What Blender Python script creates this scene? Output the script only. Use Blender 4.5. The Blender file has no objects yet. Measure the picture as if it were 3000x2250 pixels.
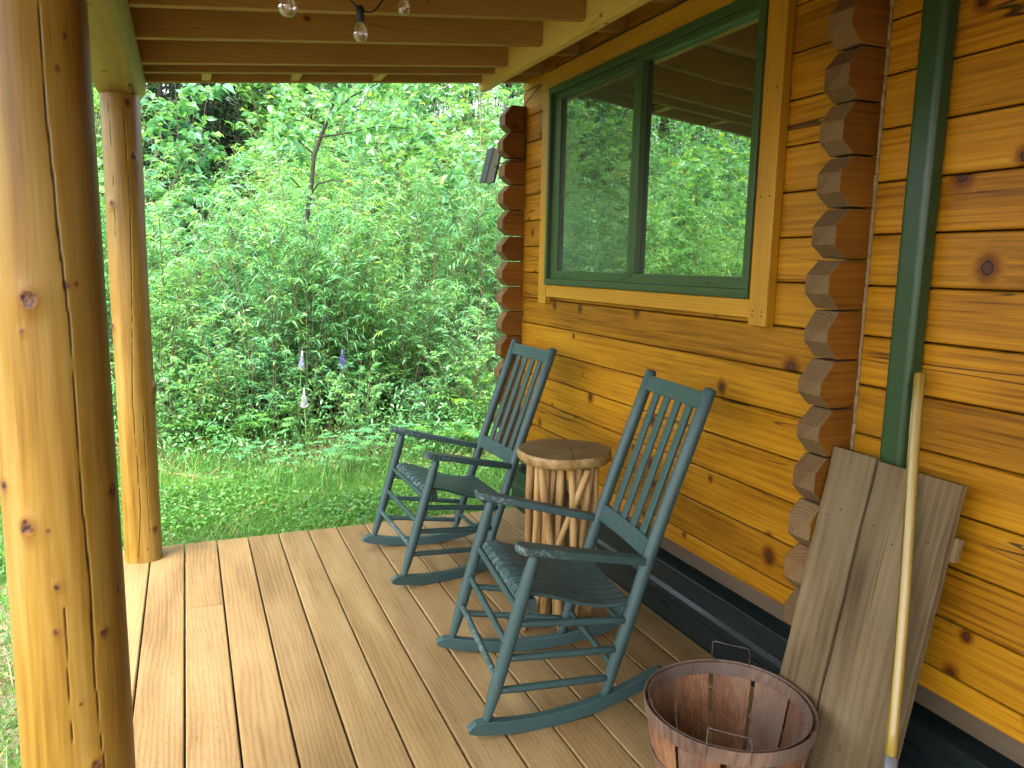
import bpy, bmesh, math, random
import numpy as np
from mathutils import Vector, Matrix

random.seed(11)
RNG = np.random.default_rng(7)
D = bpy.data
SC = bpy.context.scene
COL = SC.collection
PI = math.pi

# ------------------------------------------------------------------ objects
def link(o, parent=None):
    COL.objects.link(o)
    if parent is not None:
        o.parent = parent
    return o

def tag(o, label=None, cat=None, group=None, kind=None):
    if label: o['label'] = label
    if cat: o['category'] = cat
    if group: o['group'] = group
    if kind: o['kind'] = kind
    return o

def empty(name, loc=(0, 0, 0), rz=0.0, parent=None):
    o = D.objects.new(name, None)
    o.empty_display_size = .1
    o.location = loc
    o.rotation_euler = (0, 0, rz)
    return link(o, parent)

def copy_tree(o, parent=None):
    c = link(o.copy(), parent)
    for ch in list(o.children):
        if ch.name in COL.objects:
            copy_tree(ch, c)
    return c

class MB:
    """collects shapes and links them as one mesh"""
    def __init__(s):
        s.v = []; s.f = []; s.sm = []; s.mi = []; s.rnd = []
    def add(s, verts, faces, smooth=False, mi=0, rnd=None):
        b = len(s.v)
        r = random.random() if rnd is None else rnd
        s.v += [tuple(p) for p in verts]
        s.rnd += [r] * len(verts)
        for f in faces:
            s.f.append([b + i for i in f]); s.sm.append(smooth); s.mi.append(mi)
    def box(s, x0, x1, y0, y1, z0, z1, mi=0, rnd=None, M=None):
        vs = [(x, y, z) for x in (x0, x1) for y in (y0, y1) for z in (z0, z1)]
        if M is not None: vs = [M @ Vector(p) for p in vs]
        s.add(vs, [(0, 1, 3, 2), (4, 6, 7, 5), (0, 4, 5, 1), (2, 3, 7, 6), (0, 2, 6, 4), (1, 5, 7, 3)], mi=mi, rnd=rnd)
    def prism(s, poly, axis, a0, a1, mi=0, rnd=None, smooth=False, caps=True, mcap=None):
        """poly: 2D points counter clockwise in the plane of the two other axes (cyclic order)"""
        n = len(poly)
        def P(u, v, a):
            return ((a, u, v), (v, a, u), (u, v, a))[axis]
        vs = [P(u, v, a0) for u, v in poly] + [P(u, v, a1) for u, v in poly]
        b = len(s.v)
        s.add(vs, [(i, (i + 1) % n, n + (i + 1) % n, n + i) for i in range(n)], smooth=smooth, mi=mi, rnd=rnd)
        if caps:
            r = s.rnd[-1]
            for f in ([b + i for i in range(n)][::-1], [b + n + i for i in range(n)]):
                s.f.append(f); s.sm.append(False); s.mi.append(mi if mcap is None else mcap)
    def tube(s, pts, rad, n=12, mi=0, rnd=None, caps=True, smooth=True, flat=1.0, roundcap=False):
        P = [Vector(p) for p in pts]
        R = list(rad) if hasattr(rad, '__len__') else [rad] * len(P)
        if roundcap:
            t = (P[-1] - P[-2]).normalized(); r = R[-1]
            e = P[-1]
            P[-1] = e - t * r * .45
            P += [e - t * r * .12, e]; R += [r * .82, r * .35]
        vs = []; u = None
        for i, p in enumerate(P):
            t = (P[min(i + 1, len(P) - 1)] - P[max(i - 1, 0)]).normalized()
            if u is None:
                u = t.orthogonal().normalized()
                if abs(t.z) < .9:
                    u = t.cross(Vector((0, 0, 1))).normalized()
            else:
                u = (u - t * u.dot(t)).normalized()
            w = t.cross(u)
            for k in range(n):
                a = 2 * PI * k / n
                vs.append(p + u * (math.cos(a) * R[i]) + w * (math.sin(a) * R[i] * flat))
        fs = []
        for i in range(len(P) - 1):
            for k in range(n):
                k2 = (k + 1) % n
                fs.append((i * n + k, i * n + k2, (i + 1) * n + k2, (i + 1) * n + k))
        b = len(s.v)
        s.add(vs, fs, smooth=smooth, mi=mi, rnd=rnd)
        if caps:
            for f in ([b + k for k in range(n)][::-1], [b + (len(P) - 1) * n + k for k in range(n)]):
                s.f.append(f); s.sm.append(False); s.mi.append(mi)
    def build(s, name, mats, parent=None, bevel=0, origin=None, attrs=None, seg=2):
        me = D.meshes.new(name)
        vs = s.v
        if origin is not None:
            vs = [(p[0] - origin[0], p[1] - origin[1], p[2] - origin[2]) for p in vs]
        me.from_pydata(vs, [], s.f)
        for m in (mats if isinstance(mats, (list, tuple)) else [mats]): me.materials.append(m)
        me.polygons.foreach_set('use_smooth', s.sm)
        me.polygons.foreach_set('material_index', s.mi)
        a = me.attributes.new('rnd', 'FLOAT', 'POINT'); a.data.foreach_set('value', s.rnd)
        if attrs:
            for k, fn in attrs.items():
                a = me.attributes.new(k, 'FLOAT', 'POINT'); a.data.foreach_set('value', [fn(p) for p in vs])
        bm = bmesh.new(); bm.from_mesh(me); bmesh.ops.recalc_face_normals(bm, faces=bm.faces[:]); bm.to_mesh(me); bm.free()
        me.update()
        o = D.objects.new(name, me)
        if origin is not None: o.location = origin
        if bevel:
            md = o.modifiers.new('edge', 'BEVEL'); md.width = bevel; md.segments = seg; md.limit_method = 'ANGLE'; md.angle_limit = .6
        return link(o, parent)

def tri_mesh(name, V, T, mats, parent=None, attrs=None, smooth=True):
    me = D.meshes.new(name)
    V = np.ascontiguousarray(V, np.float32); T = np.ascontiguousarray(T, np.int32)
    me.vertices.add(len(V)); me.vertices.foreach_set('co', V.ravel())
    me.loops.add(T.size); me.loops.foreach_set('vertex_index', T.ravel())
    me.polygons.add(len(T))
    me.polygons.foreach_set('loop_start', np.arange(0, T.size, T.shape[1], dtype=np.int32))
    me.polygons.foreach_set('use_smooth', np.full(len(T), smooth, dtype=bool))
    for k, a in (attrs or {}).items():
        at = me.attributes.new(k, 'FLOAT', 'POINT'); at.data.foreach_set('value', np.ascontiguousarray(a, np.float32))
    for m in (mats if isinstance(mats, (list, tuple)) else [mats]): me.materials.append(m)
    me.update(calc_edges=True)
    return link(D.objects.new(name, me), parent)

# ------------------------------------------------------------------ materials
class NT:
    def __init__(s, name):
        s.m = D.materials.new(name); s.m.use_nodes = True
        s.t = s.m.node_tree; s.t.nodes.clear()
        s.out = s.n('ShaderNodeOutputMaterial')
    def n(s, t, **k):
        x = s.t.nodes.new(t)
        for a, b in k.items(): setattr(x, a, b)
        return x
    def set(s, sock, v):
        if isinstance(v, bpy.types.NodeSocket): s.t.links.new(v, sock)
        elif v is not None:
            if sock.type == 'RGBA' and not hasattr(v, '__len__'): v = (v, v, v, 1)
            if sock.type == 'RGBA' and len(v) == 3: v = (*v, 1)
            sock.default_value = v
    def m2(s, op, a, b=None, c=None, clamp=False):
        x = s.n('ShaderNodeMath', operation=op, use_clamp=clamp)
        for i, v in enumerate((a, b, c)):
            if v is not None: s.set(x.inputs[i], v)
        return x.outputs[0]
    def xyz(s, a, b, c):
        x = s.n('ShaderNodeCombineXYZ')
        for i, v in enumerate((a, b, c)): s.set(x.inputs[i], v)
        return x.outputs[0]
    def noise(s, vec, scale=1, detail=2, rough=.5, dist=0, dim='3D'):
        x = s.n('ShaderNodeTexNoise', noise_dimensions=dim)
        if vec is not None: s.set(x.inputs['Vector'], vec)
        x.inputs['Scale'].default_value = scale; x.inputs['Detail'].default_value = detail
        x.inputs['Roughness'].default_value = rough; x.inputs['Distortion'].default_value = dist
        return x.outputs[0]
    def ramp(s, f, stops, interp='LINEAR'):
        x = s.n('ShaderNodeValToRGB'); cr = x.color_ramp; cr.interpolation = interp
        while len(cr.elements) > 1: cr.elements.remove(cr.elements[-1])
        for i, (p, c) in enumerate(stops):
            e = cr.elements[0] if i == 0 else cr.elements.new(p)
            e.position = p; e.color = (*c, 1) if len(c) == 3 else c
        s.set(x.inputs[0], f); return x.outputs[0]
    def step(s, v, a, b):
        x = s.n('ShaderNodeMapRange', interpolation_type='SMOOTHSTEP')
        s.set(x.inputs['Value'], v); s.set(x.inputs['From Min'], a); s.set(x.inputs['From Max'], b)
        return x.outputs[0]
    def mix(s, f, a, b, mode='MIX'):
        x = s.n('ShaderNodeMix', data_type='RGBA', blend_type=mode)
        s.set(x.inputs[0], f); s.set(x.inputs[6], a); s.set(x.inputs[7], b)
        return x.outputs[2]
    def attr(s, name):
        return s.n('ShaderNodeAttribute', attribute_name=name).outputs['Fac']
    def obj(s):
        return s.n('ShaderNodeTexCoord').outputs['Object']
    def sep(s, v):
        x = s.n('ShaderNodeSeparateXYZ'); s.set(x.inputs[0], v); return x.outputs
    def bump(s, h, strength=.3, dist=.002):
        x = s.n('ShaderNodeBump'); x.inputs['Strength'].default_value = strength; x.inputs['Distance'].default_value = dist
        s.set(x.inputs['Height'], h); return x.outputs[0]
    def bsdf(s, color, rough=.5, normal=None, spec=.5, metal=0, coat=0, coat_rough=.2, trans=0, ior=1.45, link=True):
        x = s.n('ShaderNodeBsdfPrincipled')
        s.set(x.inputs['Base Color'], color); s.set(x.inputs['Roughness'], rough)
        x.inputs['Specular IOR Level'].default_value = spec; x.inputs['Metallic'].default_value = metal
        x.inputs['Coat Weight'].default_value = coat; x.inputs['Coat Roughness'].default_value = coat_rough
        x.inputs['Transmission Weight'].default_value = trans; x.inputs['IOR'].default_value = ior
        if normal is not None: s.set(x.inputs['Normal'], normal)
        if link: s.t.links.new(x.outputs[0], s.out.inputs[0])
        return x.outputs[0]

def wood(name, ax, cols, knot=(.05, .018, .006), kdens=.3, kcell=(1.3, 5.5), krad=(.006, .02), ring=60, ring_amt=.35,
         fine_amt=.35, large_amt=.45, fine=(2, 110), rough=(.35, .55), crack=.5, tint=.25, bump=.35, coat=0, spec=.4,
         rnd='attr', grey=None, halo=(.55, .3, .12), flecks=0, kshape=.6):
    t = NT(name)
    vec = t.obj()
    r = t.attr('rnd') if rnd == 'attr' else t.n('ShaderNodeObjectInfo').outputs['Random']
    o = t.m2('MULTIPLY', r, 37.0)
    va = t.n('ShaderNodeVectorMath', operation='ADD'); t.set(va.inputs[0], vec); t.set(va.inputs[1], t.xyz(o, t.m2('MULTIPLY', o, 1.7), t.m2('MULTIPLY', o, .63)))
    q = t.sep(va.outputs[0])
    A = q[ax]; B = q[(ax + 1) % 3]; C = q[(ax + 2) % 3]
    V = t.m2('ADD', B, C)
    # knots
    kA, kV = kcell
    vo = t.n('ShaderNodeTexVoronoi', voronoi_dimensions='2D'); t.set(vo.inputs['Vector'], t.xyz(t.m2('MULTIPLY', A, kA), t.m2('MULTIPLY', V, kV), 0)); vo.inputs['Scale'].default_value = 1
    vo.inputs['Randomness'].default_value = .9
    pp = t.sep(vo.outputs['Position']); cc = t.n('ShaderNodeSeparateColor'); t.set(cc.inputs[0], vo.outputs['Color'])
    dA = t.m2('SUBTRACT', A, t.m2('DIVIDE', pp[0], kA)); dV = t.m2('SUBTRACT', V, t.m2('DIVIDE', pp[1], kV))
    wob = t.m2('MULTIPLY', t.m2('SUBTRACT', t.noise(t.xyz(A, B, C), 60, 2), .5), .012)
    d = t.m2('ADD', t.m2('SQRT', t.m2('ADD', t.m2('MULTIPLY', t.m2('MULTIPLY', dA, dA), kshape), t.m2('MULTIPLY', dV, dV))), wob)
    has = t.m2('LESS_THAN', cc.outputs[0], kdens)
    kr = t.m2('ADD', krad[0], t.m2('MULTIPLY', t.m2('MULTIPLY', cc.outputs[1], cc.outputs[1]), krad[1] - krad[0]))
    km = t.m2('MULTIPLY', has, t.step(d, kr, t.m2('MULTIPLY', kr, .82)))
    kh = t.m2('MULTIPLY', has, t.step(d, t.m2('MULTIPLY', kr, 3.2), t.m2('MULTIPLY', kr, .9)))
    # growth rings, bent round the knots
    warp = t.noise(t.xyz(t.m2('MULTIPLY', A, .9), t.m2('MULTIPLY', B, 5), t.m2('MULTIPLY', C, 5)), 1, 3, .5)
    F = t.m2('ADD', t.m2('MULTIPLY', V, ring), t.m2('MULTIPLY', warp, ring * .11))
    F = t.m2('ADD', t.m2('MULTIPLY', F, t.m2('SUBTRACT', 1, kh)), t.m2('MULTIPLY', kh, t.m2('MULTIPLY', d, ring * 2.6)))
    s = t.m2('SINE', t.m2('MULTIPLY', F, 2 * PI))
    s = t.m2('MULTIPLY_ADD', s, .5, .5)
    s = t.m2('POWER', s, 1.6)
    fi = t.noise(t.xyz(t.m2('MULTIPLY', A, fine[0]), t.m2('MULTIPLY', B, fine[1]), t.m2('MULTIPLY', C, fine[1])), 1, 5, .68)
    la = t.noise(t.xyz(t.m2('MULTIPLY', A, 1.4), t.m2('MULTIPLY', B, 7), t.m2('MULTIPLY', C, 7)), 1, 3, .55)
    v = t.m2('ADD', .5, t.m2('MULTIPLY', t.m2('SUBTRACT', s, .45), -ring_amt))
    v = t.m2('ADD', v, t.m2('MULTIPLY', t.m2('SUBTRACT', fi, .5), fine_amt * 2))
    v = t.m2('ADD', v, t.m2('MULTIPLY', t.m2('SUBTRACT', la, .5), large_amt * 2))
    n = len(cols)
    c = t.ramp(v, [(.12 + .76 * i / (n - 1), cols[i]) for i in range(n)])
    # each piece has its own depth of stain
    r2 = t.m2('FRACT', t.m2('MULTIPLY', r, 7.31))
    c = t.mix(1, c, t.ramp(r2, [(0, (1 - tint, 1 - tint * 1.15, 1 - tint * 1.3)), (.5, (1, 1, 1)), (1, (1 + tint * .35, 1 + tint * .25, 1))]), 'MULTIPLY')
    c = t.mix(t.m2('MULTIPLY', kh, t.step(t.m2('ADD', fi, t.m2('MULTIPLY', kh, .20)), .50, .64)), c, t.mix(1, c, halo, 'MULTIPLY'))
    core = t.m2('MULTIPLY_ADD', t.m2('SINE', t.m2('DIVIDE', t.m2('MULTIPLY', d, 14.0), kr)), .35, .45)
    kc = t.mix(t.m2('MULTIPLY', t.step(d, t.m2('MULTIPLY', kr, .75), t.m2('MULTIPLY', kr, .45)), core), knot, tuple(min(1, x * 4.5) for x in knot))
    c = t.mix(km, c, kc)
    if flecks:
        fl = t.noise(t.xyz(t.m2('MULTIPLY', A, 45), t.m2('MULTIPLY', B, 320), t.m2('MULTIPLY', C, 320)), 1, 1)
        c = t.mix(t.m2('MULTIPLY', t.step(fl, .64, .72), flecks), c, t.mix(1, c, (.35, .3, .25), 'MULTIPLY'))
    # drying checks along the grain
    if crack:
        cn = t.noise(t.xyz(t.m2('MULTIPLY', A, .55), t.m2('MULTIPLY', B, 9), t.m2('MULTIPLY', C, 9)), 1, 2, .5)
        cl = t.step(t.m2('ABSOLUTE', t.m2('SUBTRACT', cn, .5)), .0075, .002)
        cmk = t.step(t.noise(t.xyz(t.m2('MULTIPLY', A, 1.1), t.m2('MULTIPLY', B, 2.5), t.m2('MULTIPLY', C, 2.5)), 1, 1), .55, .62)
        ck = t.m2('MULTIPLY', t.m2('MULTIPLY', cl, cmk), crack)
        c = t.mix(ck, c, (.02, .01, .005))
        hgt = t.m2('SUBTRACT', t.m2('MULTIPLY', fi, .6), t.m2('MULTIPLY', ck, 2))
    else:
        hgt = fi
    if grey:
        gm = t.step(t.noise(t.xyz(t.m2('MULTIPLY', A, 2), t.m2('MULTIPLY', B, 6), t.m2('MULTIPLY', C, 6)), 1, 3), .45, .7)
        c = t.mix(t.m2('MULTIPLY', gm, grey[3]), c, grey[:3])
    ro = t.m2('MULTIPLY_ADD', fi, rough[1] - rough[0], rough[0])
    t.bsdf(c, ro, t.bump(hgt, bump, .0015), spec=spec, coat=coat, coat_rough=.25)
    return t.m

M = {}
M['log'] = wood('amber_log', 1, [(.068, .022, .002), (.215, .088, .0036), (.325, .145, .0054), (.40, .205, .0095)], knot=(.022, .009, .004), kdens=.8, kcell=(2.1, 6.2), krad=(.009, .022),
                ring=42, ring_amt=.10, fine_amt=.52, large_amt=.42, tint=.25, kshape=1.25, crack=.9, rough=(.32, .5), coat=0, spec=.2, halo=(.42, .26, .14))
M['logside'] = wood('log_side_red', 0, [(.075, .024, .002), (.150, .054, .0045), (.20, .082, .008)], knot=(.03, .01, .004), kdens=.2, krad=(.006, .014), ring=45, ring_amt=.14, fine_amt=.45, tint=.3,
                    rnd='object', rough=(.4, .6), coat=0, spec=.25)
M['trim'] = wood('window_trim_wood', 1, [(.235, .103, .004), (.33, .157, .006), (.40, .208, .011)], kdens=.12, krad=(.004, .012), ring=70, ring_amt=.2, tint=.08, crack=.2, rnd='object')
M['trimz'] = wood('window_trim_wood_upright', 2, [(.235, .103, .004), (.33, .157, .006), (.40, .208, .011)], kdens=.12, krad=(.004, .012), ring=70, ring_amt=.2, tint=.08, crack=.2, rnd='object')
M['deck'] = wood('deck_plank_wood', 1, [(.115, .066, .025), (.19, .121, .049), (.25, .172, .077)], knot=(.05, .024, .012), kdens=.12, kcell=(.8, 5), krad=(.004, .011), ring=58,
                 ring_amt=.17, fine_amt=.32, large_amt=.6, tint=.14, crack=.1, rough=(.5, .7), halo=(.75, .6, .45), flecks=.5, bump=.35, spec=.2)
M['joist'] = wood('joist_pine', 0, [(.175, .088, .015), (.255, .142, .027), (.33, .20, .046)], knot=(.025, .009, .004), kdens=.3, kcell=(1.6, 6), krad=(.005, .014), ring=55, ring_amt=.10,
                  fine_amt=.26, large_amt=.3, tint=.14, crack=.3, rnd='object', rough=(.5, .7), coat=0, spec=.3)
M['beam'] = wood('beam_pine', 1, [(.36, .225, .045), (.47, .32, .072), (.54, .39, .11)], knot=(.06, .03, .012), kdens=.2, kcell=(1.6, 6), krad=(.005, .012), ring=40, ring_amt=.14,
                 fine_amt=.2, large_amt=.35, tint=.1, crack=.5, rnd='object', rough=(.5, .7), spec=.3)
M['logbeam'] = wood('peeled_log_beam', 1, [(.20, .105, .014), (.29, .175, .028), (.36, .24, .05)], knot=(.04, .03, .012), kdens=.5, kcell=(2.2, 5), krad=(.006, .016), ring=22, ring_amt=.14,
                 fine_amt=.25, large_amt=.5, tint=.05, crack=.9, rnd='object', rough=(.5, .7), spec=.25)
M['board'] = wood('weathered_board', 2, [(.042, .026, .012), (.105, .070, .033), (.175, .122, .062)], knot=(.07, .035, .018), kdens=.3, kcell=(2.2, 5), krad=(.004, .011), ring=34, ring_amt=.13,
                  fine_amt=.38, large_amt=.7, tint=.12, crack=.6, rough=(.75, .9), bump=.8, spec=.2, fine=(3, 160), grey=(.125, .094, .046, .6))
M['twig'] = wood('bare_twig', 2, [(.15, .078, .024), (.30, .172, .058), (.40, .26, .105)], kdens=.25, kcell=(6, 8), krad=(.002, .006), ring=30, ring_amt=.1, fine_amt=.5, large_amt=.6, tint=.4, crack=.5,
                 rough=(.5, .7), fine=(5, 120))
M['stave'] = wood('basket_stave', 2, [(.045, .018, .008), (.135, .056, .022), (.26, .13, .062)], knot=(.04, .02, .012), kdens=.2, kcell=(4, 9), krad=(.002, .006), ring=20, ring_amt=.06,
                  fine_amt=.6, large_amt=.7, tint=.3, crack=.3, rough=(.6, .8), fine=(5, 170), grey=(.15, .105, .075, .75), bump=.7, flecks=.6)
M['hoop'] = wood('basket_hoop', 2, [(.055, .028, .017), (.105, .058, .036), (.17, .105, .07)], kdens=.3, kcell=(5, 12), krad=(.002, .006), ring=60, ring_amt=.2, fine_amt=.4, large_amt=.6, tint=.2,
                 crack=.5, rough=(.6, .8), fine=(6, 110), grey=(.085, .065, .050, .75))

def endgrain(name, cA, cB, freq, ax=(1, 2), grey=None, amt=1.0):
    t = NT(name); q = t.sep(t.obj()); r = t.n('ShaderNodeObjectInfo').outputs['Random']
    dx = t.m2('ADD', q[ax[0]], t.m2('MULTIPLY', t.m2('SUBTRACT', r, .5), .04)); dy = t.m2('ADD', q[ax[1]], t.m2('MULTIPLY', t.m2('SUBTRACT', t.m2('FRACT', t.m2('MULTIPLY', r, 9.7)), .5), .06))
    d = t.m2('SQRT', t.m2('ADD', t.m2('MULTIPLY', dx, dx), t.m2('MULTIPLY', dy, dy)))
    d = t.m2('ADD', d, t.m2('MULTIPLY', t.noise(t.obj(), 17, 3), .03))
    s = t.m2('MULTIPLY_ADD', t.m2('SINE', t.m2('MULTIPLY', d, freq * 2 * PI)), .5, .5)
    n = t.noise(t.obj(), 22, 4, .6)
    c = t.mix(t.m2('ADD', t.m2('MULTIPLY', s, .4 * amt), t.m2('MULTIPLY', n, .75)), cA, cB)
    c = t.mix(1, c, t.ramp(t.m2('FRACT', t.m2('MULTIPLY', r, 3.7)), [(0, (.7, .62, .55)), (.5, (1, 1, 1)), (1, (1.15, .95, .8))]), 'MULTIPLY')
    ang = t.m2('ARCTAN2', dy, dx)
    cr = t.step(t.m2('ABSOLUTE', t.m2('SINE', t.m2('ADD', t.m2('MULTIPLY', ang, 1.5), t.m2('MULTIPLY', r, 9)))), .035, .01)
    c = t.mix(t.m2('MULTIPLY', cr, t.m2('MULTIPLY', t.step(n, .45, .6), .7)), c, (.03, .018, .01))
    if grey: c = t.mix(t.m2('MULTIPLY', t.step(t.noise(t.obj(), 7, 3), .4, .65), grey[3]), c, grey[:3])
    t.bsdf(c, .75, t.bump(t.m2('ADD', s, n), .4, .0015), spec=.25)
    return t.m
M['end'] = endgrain('log_end_grain', (.058, .031, .011), (.16, .092, .036), 105, grey=(.115, .080, .036, .45))
M['top_end'] = endgrain('table_top_grain', (.095, .052, .015), (.215, .132, .042), 70, ax=(0, 1), grey=(.16, .108, .040, .5), amt=.6)

def bark_edge():
    t = NT('peeled_edge'); n = t.noise(t.obj(), 18, 5, .65)
    c = t.ramp(n, [(.3, (.10, .05, .015)), (.5, (.23, .135, .042)), (.7, (.36, .25, .11))])
    t.bsdf(c, .55, t.bump(n, .7, .006), spec=.35); return t.m
M['peel'] = bark_edge()

def post_mat():
    t = NT('peeled_post'); q = t.sep(t.obj())
    k = t.attr('knot'); ck = t.attr('crack'); rim = t.attr('rim')
    st = t.noise(t.xyz(t.m2('MULTIPLY', q[0], 26), t.m2('MULTIPLY', q[1], 26), t.m2('MULTIPLY', q[2], 1.3)), 1, 4, .55)
    fi = t.noise(t.xyz(t.m2('MULTIPLY', q[0], 150), t.m2('MULTIPLY', q[1], 150), t.m2('MULTIPLY', q[2], 5)), 1, 3, .6)
    la = t.noise(t.xyz(t.m2('MULTIPLY', q[0], 8), t.m2('MULTIPLY', q[1], 8), t.m2('MULTIPLY', q[2], 2.2)), 1, 3)
    v = t.m2('ADD', t.m2('MULTIPLY', st, .6), t.m2('ADD', t.m2('MULTIPLY', fi, .25), t.m2('MULTIPLY', la, .35)))
    c = t.ramp(v, [(.34, (.068, .028, .003)), (.47, (.125, .059, .007)), (.60, (.18, .100, .015)), (.78, (.225, .148, .040))])
    c = t.mix(t.m2('MULTIPLY', rim, .75), c, (.13, .042, .008))
    nk = t.noise(t.obj(), 110, 3)
    c = t.mix(k, c, t.ramp(nk, [(.4, (.020, .008, .005)), (.65, (.12, .05, .025))]))
    c = t.mix(ck, c, (.018, .007, .003))
    t.bsdf(c, t.m2('MULTIPLY_ADD', fi, .25, .25), t.bump(t.m2('SUBTRACT', fi, t.m2('MULTIPLY', ck, 3)), .25, .002), spec=.22, coat=0)
    return t.m
M['post'] = post_mat()

def paint(name, base, light, worn, wear=.5, rough=.42):
    t = NT(name); v = t.obj(); r = t.n('ShaderNodeObjectInfo').outputs['Random']
    va = t.n('ShaderNodeVectorMath', operation='ADD'); t.set(va.inputs[0], v); t.set(va.inputs[1], t.xyz(t.m2('MULTIPLY', r, 23), r, t.m2('MULTIPLY', r, 11))); v = va.outputs[0]
    n = t.noise(v, 9, 4); f = t.noise(v, 60, 3); st = t.noise(v, 190, 2)
    c = t.mix(n, base, light)
    w = t.attr('wear')
    sp = t.step(t.noise(v, 45, 4, .7), .70, .735)
    scuff = t.m2('MULTIPLY', t.step(t.m2('ADD', t.m2('MULTIPLY', f, .55), t.m2('ADD', t.m2('MULTIPLY', st, .25), t.m2('MULTIPLY', w, .13))), .53, .63), t.m2('MULTIPLY', w, .8, clamp=True))
    msk = t.m2('MAXIMUM', t.m2('MULTIPLY', sp, wear), scuff)
    c = t.mix(msk, c, worn)
    t.bsdf(c, t.m2('MULTIPLY_ADD', f, .25, rough - .1), t.bump(t.m2('ADD', f, t.m2('MULTIPLY', st, .4)), .06, .0015), spec=.35)
    return t.m
M['teal'] = paint('teal_chair_paint', (.025, .049, .047), (.031, .060, .057), (.16, .19, .185), wear=.4)
M['green'] = paint('green_window_metal', (.026, .050, .0155), (.031, .057, .018), (.06, .10, .06), wear=.12, rough=.38)
M['dgreen'] = paint('dark_green_downspout', (.016, .037, .0125), (.018, .042, .014), (.05, .08, .05), wear=.08, rough=.3)

def plain(name, col, rough=.5, metal=0, spec=.5, var=.25, scale=20, bump=.1, stretch=None):
    t = NT(name); v = t.obj()
    if stretch is not None:
        q = t.sep(v); v = t.xyz(*[t.m2('MULTIPLY', q[i], stretch[i]) for i in range(3)])
    n = t.noise(v, scale, 4)
    c = t.mix(n, tuple(x * (1 - var) for x in col), tuple(min(1, x * (1 + var)) for x in col))
    t.bsdf(c, t.m2('MULTIPLY_ADD', n, .2, rough - .1), t.bump(n, bump, .001), spec=spec, metal=metal); return t.m
M['skirt'] = plain('dark_metal_skirting', (.0075, .0125, .0115), .3, 0, .6, .5, 5, .15, (1, .3, 6))
M['sill'] = plain('grey_brown_sill', (.075, .052, .031), .8, 0, .2, .4, 6, .4, (6, .6, 8))
M['black'] = plain('black_rubber', (.012, .012, .013), .5)
M['iron'] = plain('rusty_wire', (.10, .085, .075), .5, .6, .5, .4, 80)
M['ferrule'] = plain('grey_steel', (.22, .22, .23), .45, .7, .5, .3, 40)
M['caulk'] = plain('corner_caulk', (.22, .145, .07), .75, 0, .2, .4, 40, .6)
M['panel'] = plain('panel_face', (.36, .43, .41), .5, 0, .5, .15, 10)
M['roofing'] = plain('roof_sheathing', (.40, .27, .13), .8, 0, .2, .3, 8)
M['nail'] = plain('dark_nail', (.02, .015, .012), .5, .4)

def yellow_handle():
    t = NT('worn_yellow_handle'); q = t.sep(t.obj())
    n = t.noise(t.xyz(t.m2('MULTIPLY', q[0], 120), t.m2('MULTIPLY', q[1], 120), t.m2('MULTIPLY', q[2], 1.6)), 1, 4, .6)
    n2 = t.noise(t.xyz(t.m2('MULTIPLY', q[0], 60), t.m2('MULTIPLY', q[1], 60), t.m2('MULTIPLY', q[2], 2.2)), 1, 3)
    c = t.ramp(n, [(.38, (.075, .046, .007)), (.46, (.175, .115, .013)), (.62, (.24, .16, .028))])
    c = t.mix(t.step(n2, .60, .66), c, (.42, .33, .18))
    t.bsdf(c, .4, t.bump(n, .4, .001), coat=.3, coat_rough=.2); return t.m
M['yellow'] = yellow_handle()

def pane_mat(name, refl, tint, rough=0.0):
    t = NT(name)
    g = t.n('ShaderNodeBsdfGlossy'); g.inputs['Color'].default_value = (*tint, 1); g.inputs['Roughness'].default_value = rough
    nz = t.noise(t.obj(), 2.2, 1)
    t.set(g.inputs['Normal'], t.bump(nz, .12, .01))
    b = t.bsdf((.006, .008, .007), .3, link=False)
    lw = t.n('ShaderNodeFresnel'); lw.inputs['IOR'].default_value = 1.9
    x = t.n('ShaderNodeMixShader'); t.set(x.inputs[0], t.m2('ADD', t.m2('MULTIPLY', lw.outputs[0], .6), refl, clamp=True))
    t.t.links.new(b, x.inputs[1]); t.t.links.new(g.outputs[0], x.inputs[2]); t.t.links.new(x.outputs[0], t.out.inputs[0])
    return t.m
M['pane'] = pane_mat('window_glass', .36, (.80, .93, .80))

def screen_mat():
    t = NT('insect_screen'); q = t.sep(t.obj())
    wv = t.noise(t.xyz(0, t.m2('MULTIPLY', q[1], 90), t.m2('MULTIPLY', q[2], 14)), 1, 3)
    tr = t.n('ShaderNodeBsdfTransparent'); b = t.bsdf((.05, .065, .045), .6, link=False)
    x = t.n('ShaderNodeMixShader'); t.set(x.inputs[0], t.m2('MULTIPLY_ADD', wv, .5, .12))
    t.t.links.new(tr.outputs[0], x.inputs[1]); t.t.links.new(b, x.inputs[2]); t.t.links.new(x.outputs[0], t.out.inputs[0]); return t.m
M['screen'] = screen_mat()

def bulb_mat():
    t = NT('clear_bulb_glass')
    g = t.n('ShaderNodeBsdfGlass'); g.inputs['IOR'].default_value = 1.25; g.inputs['Roughness'].default_value = .04; g.inputs['Color'].default_value = (.93, .95, .85, 1)
    tr = t.n('ShaderNodeBsdfTransparent'); gl = t.n('ShaderNodeBsdfGlossy'); gl.inputs['Roughness'].default_value = .05
    x = t.n('ShaderNodeMixShader'); fr = t.n('ShaderNodeLayerWeight'); fr.inputs[0].default_value = .45
    t.set(x.inputs[0], t.m2('MULTIPLY_ADD', fr.outputs['Facing'], .55, .12)); t.t.links.new(tr.outputs[0], x.inputs[1]); t.t.links.new(gl.outputs[0], x.inputs[2])
    t.t.links.new(x.outputs[0], t.out.inputs[0]); return t.m
M['bulb'] = bulb_mat()

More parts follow.
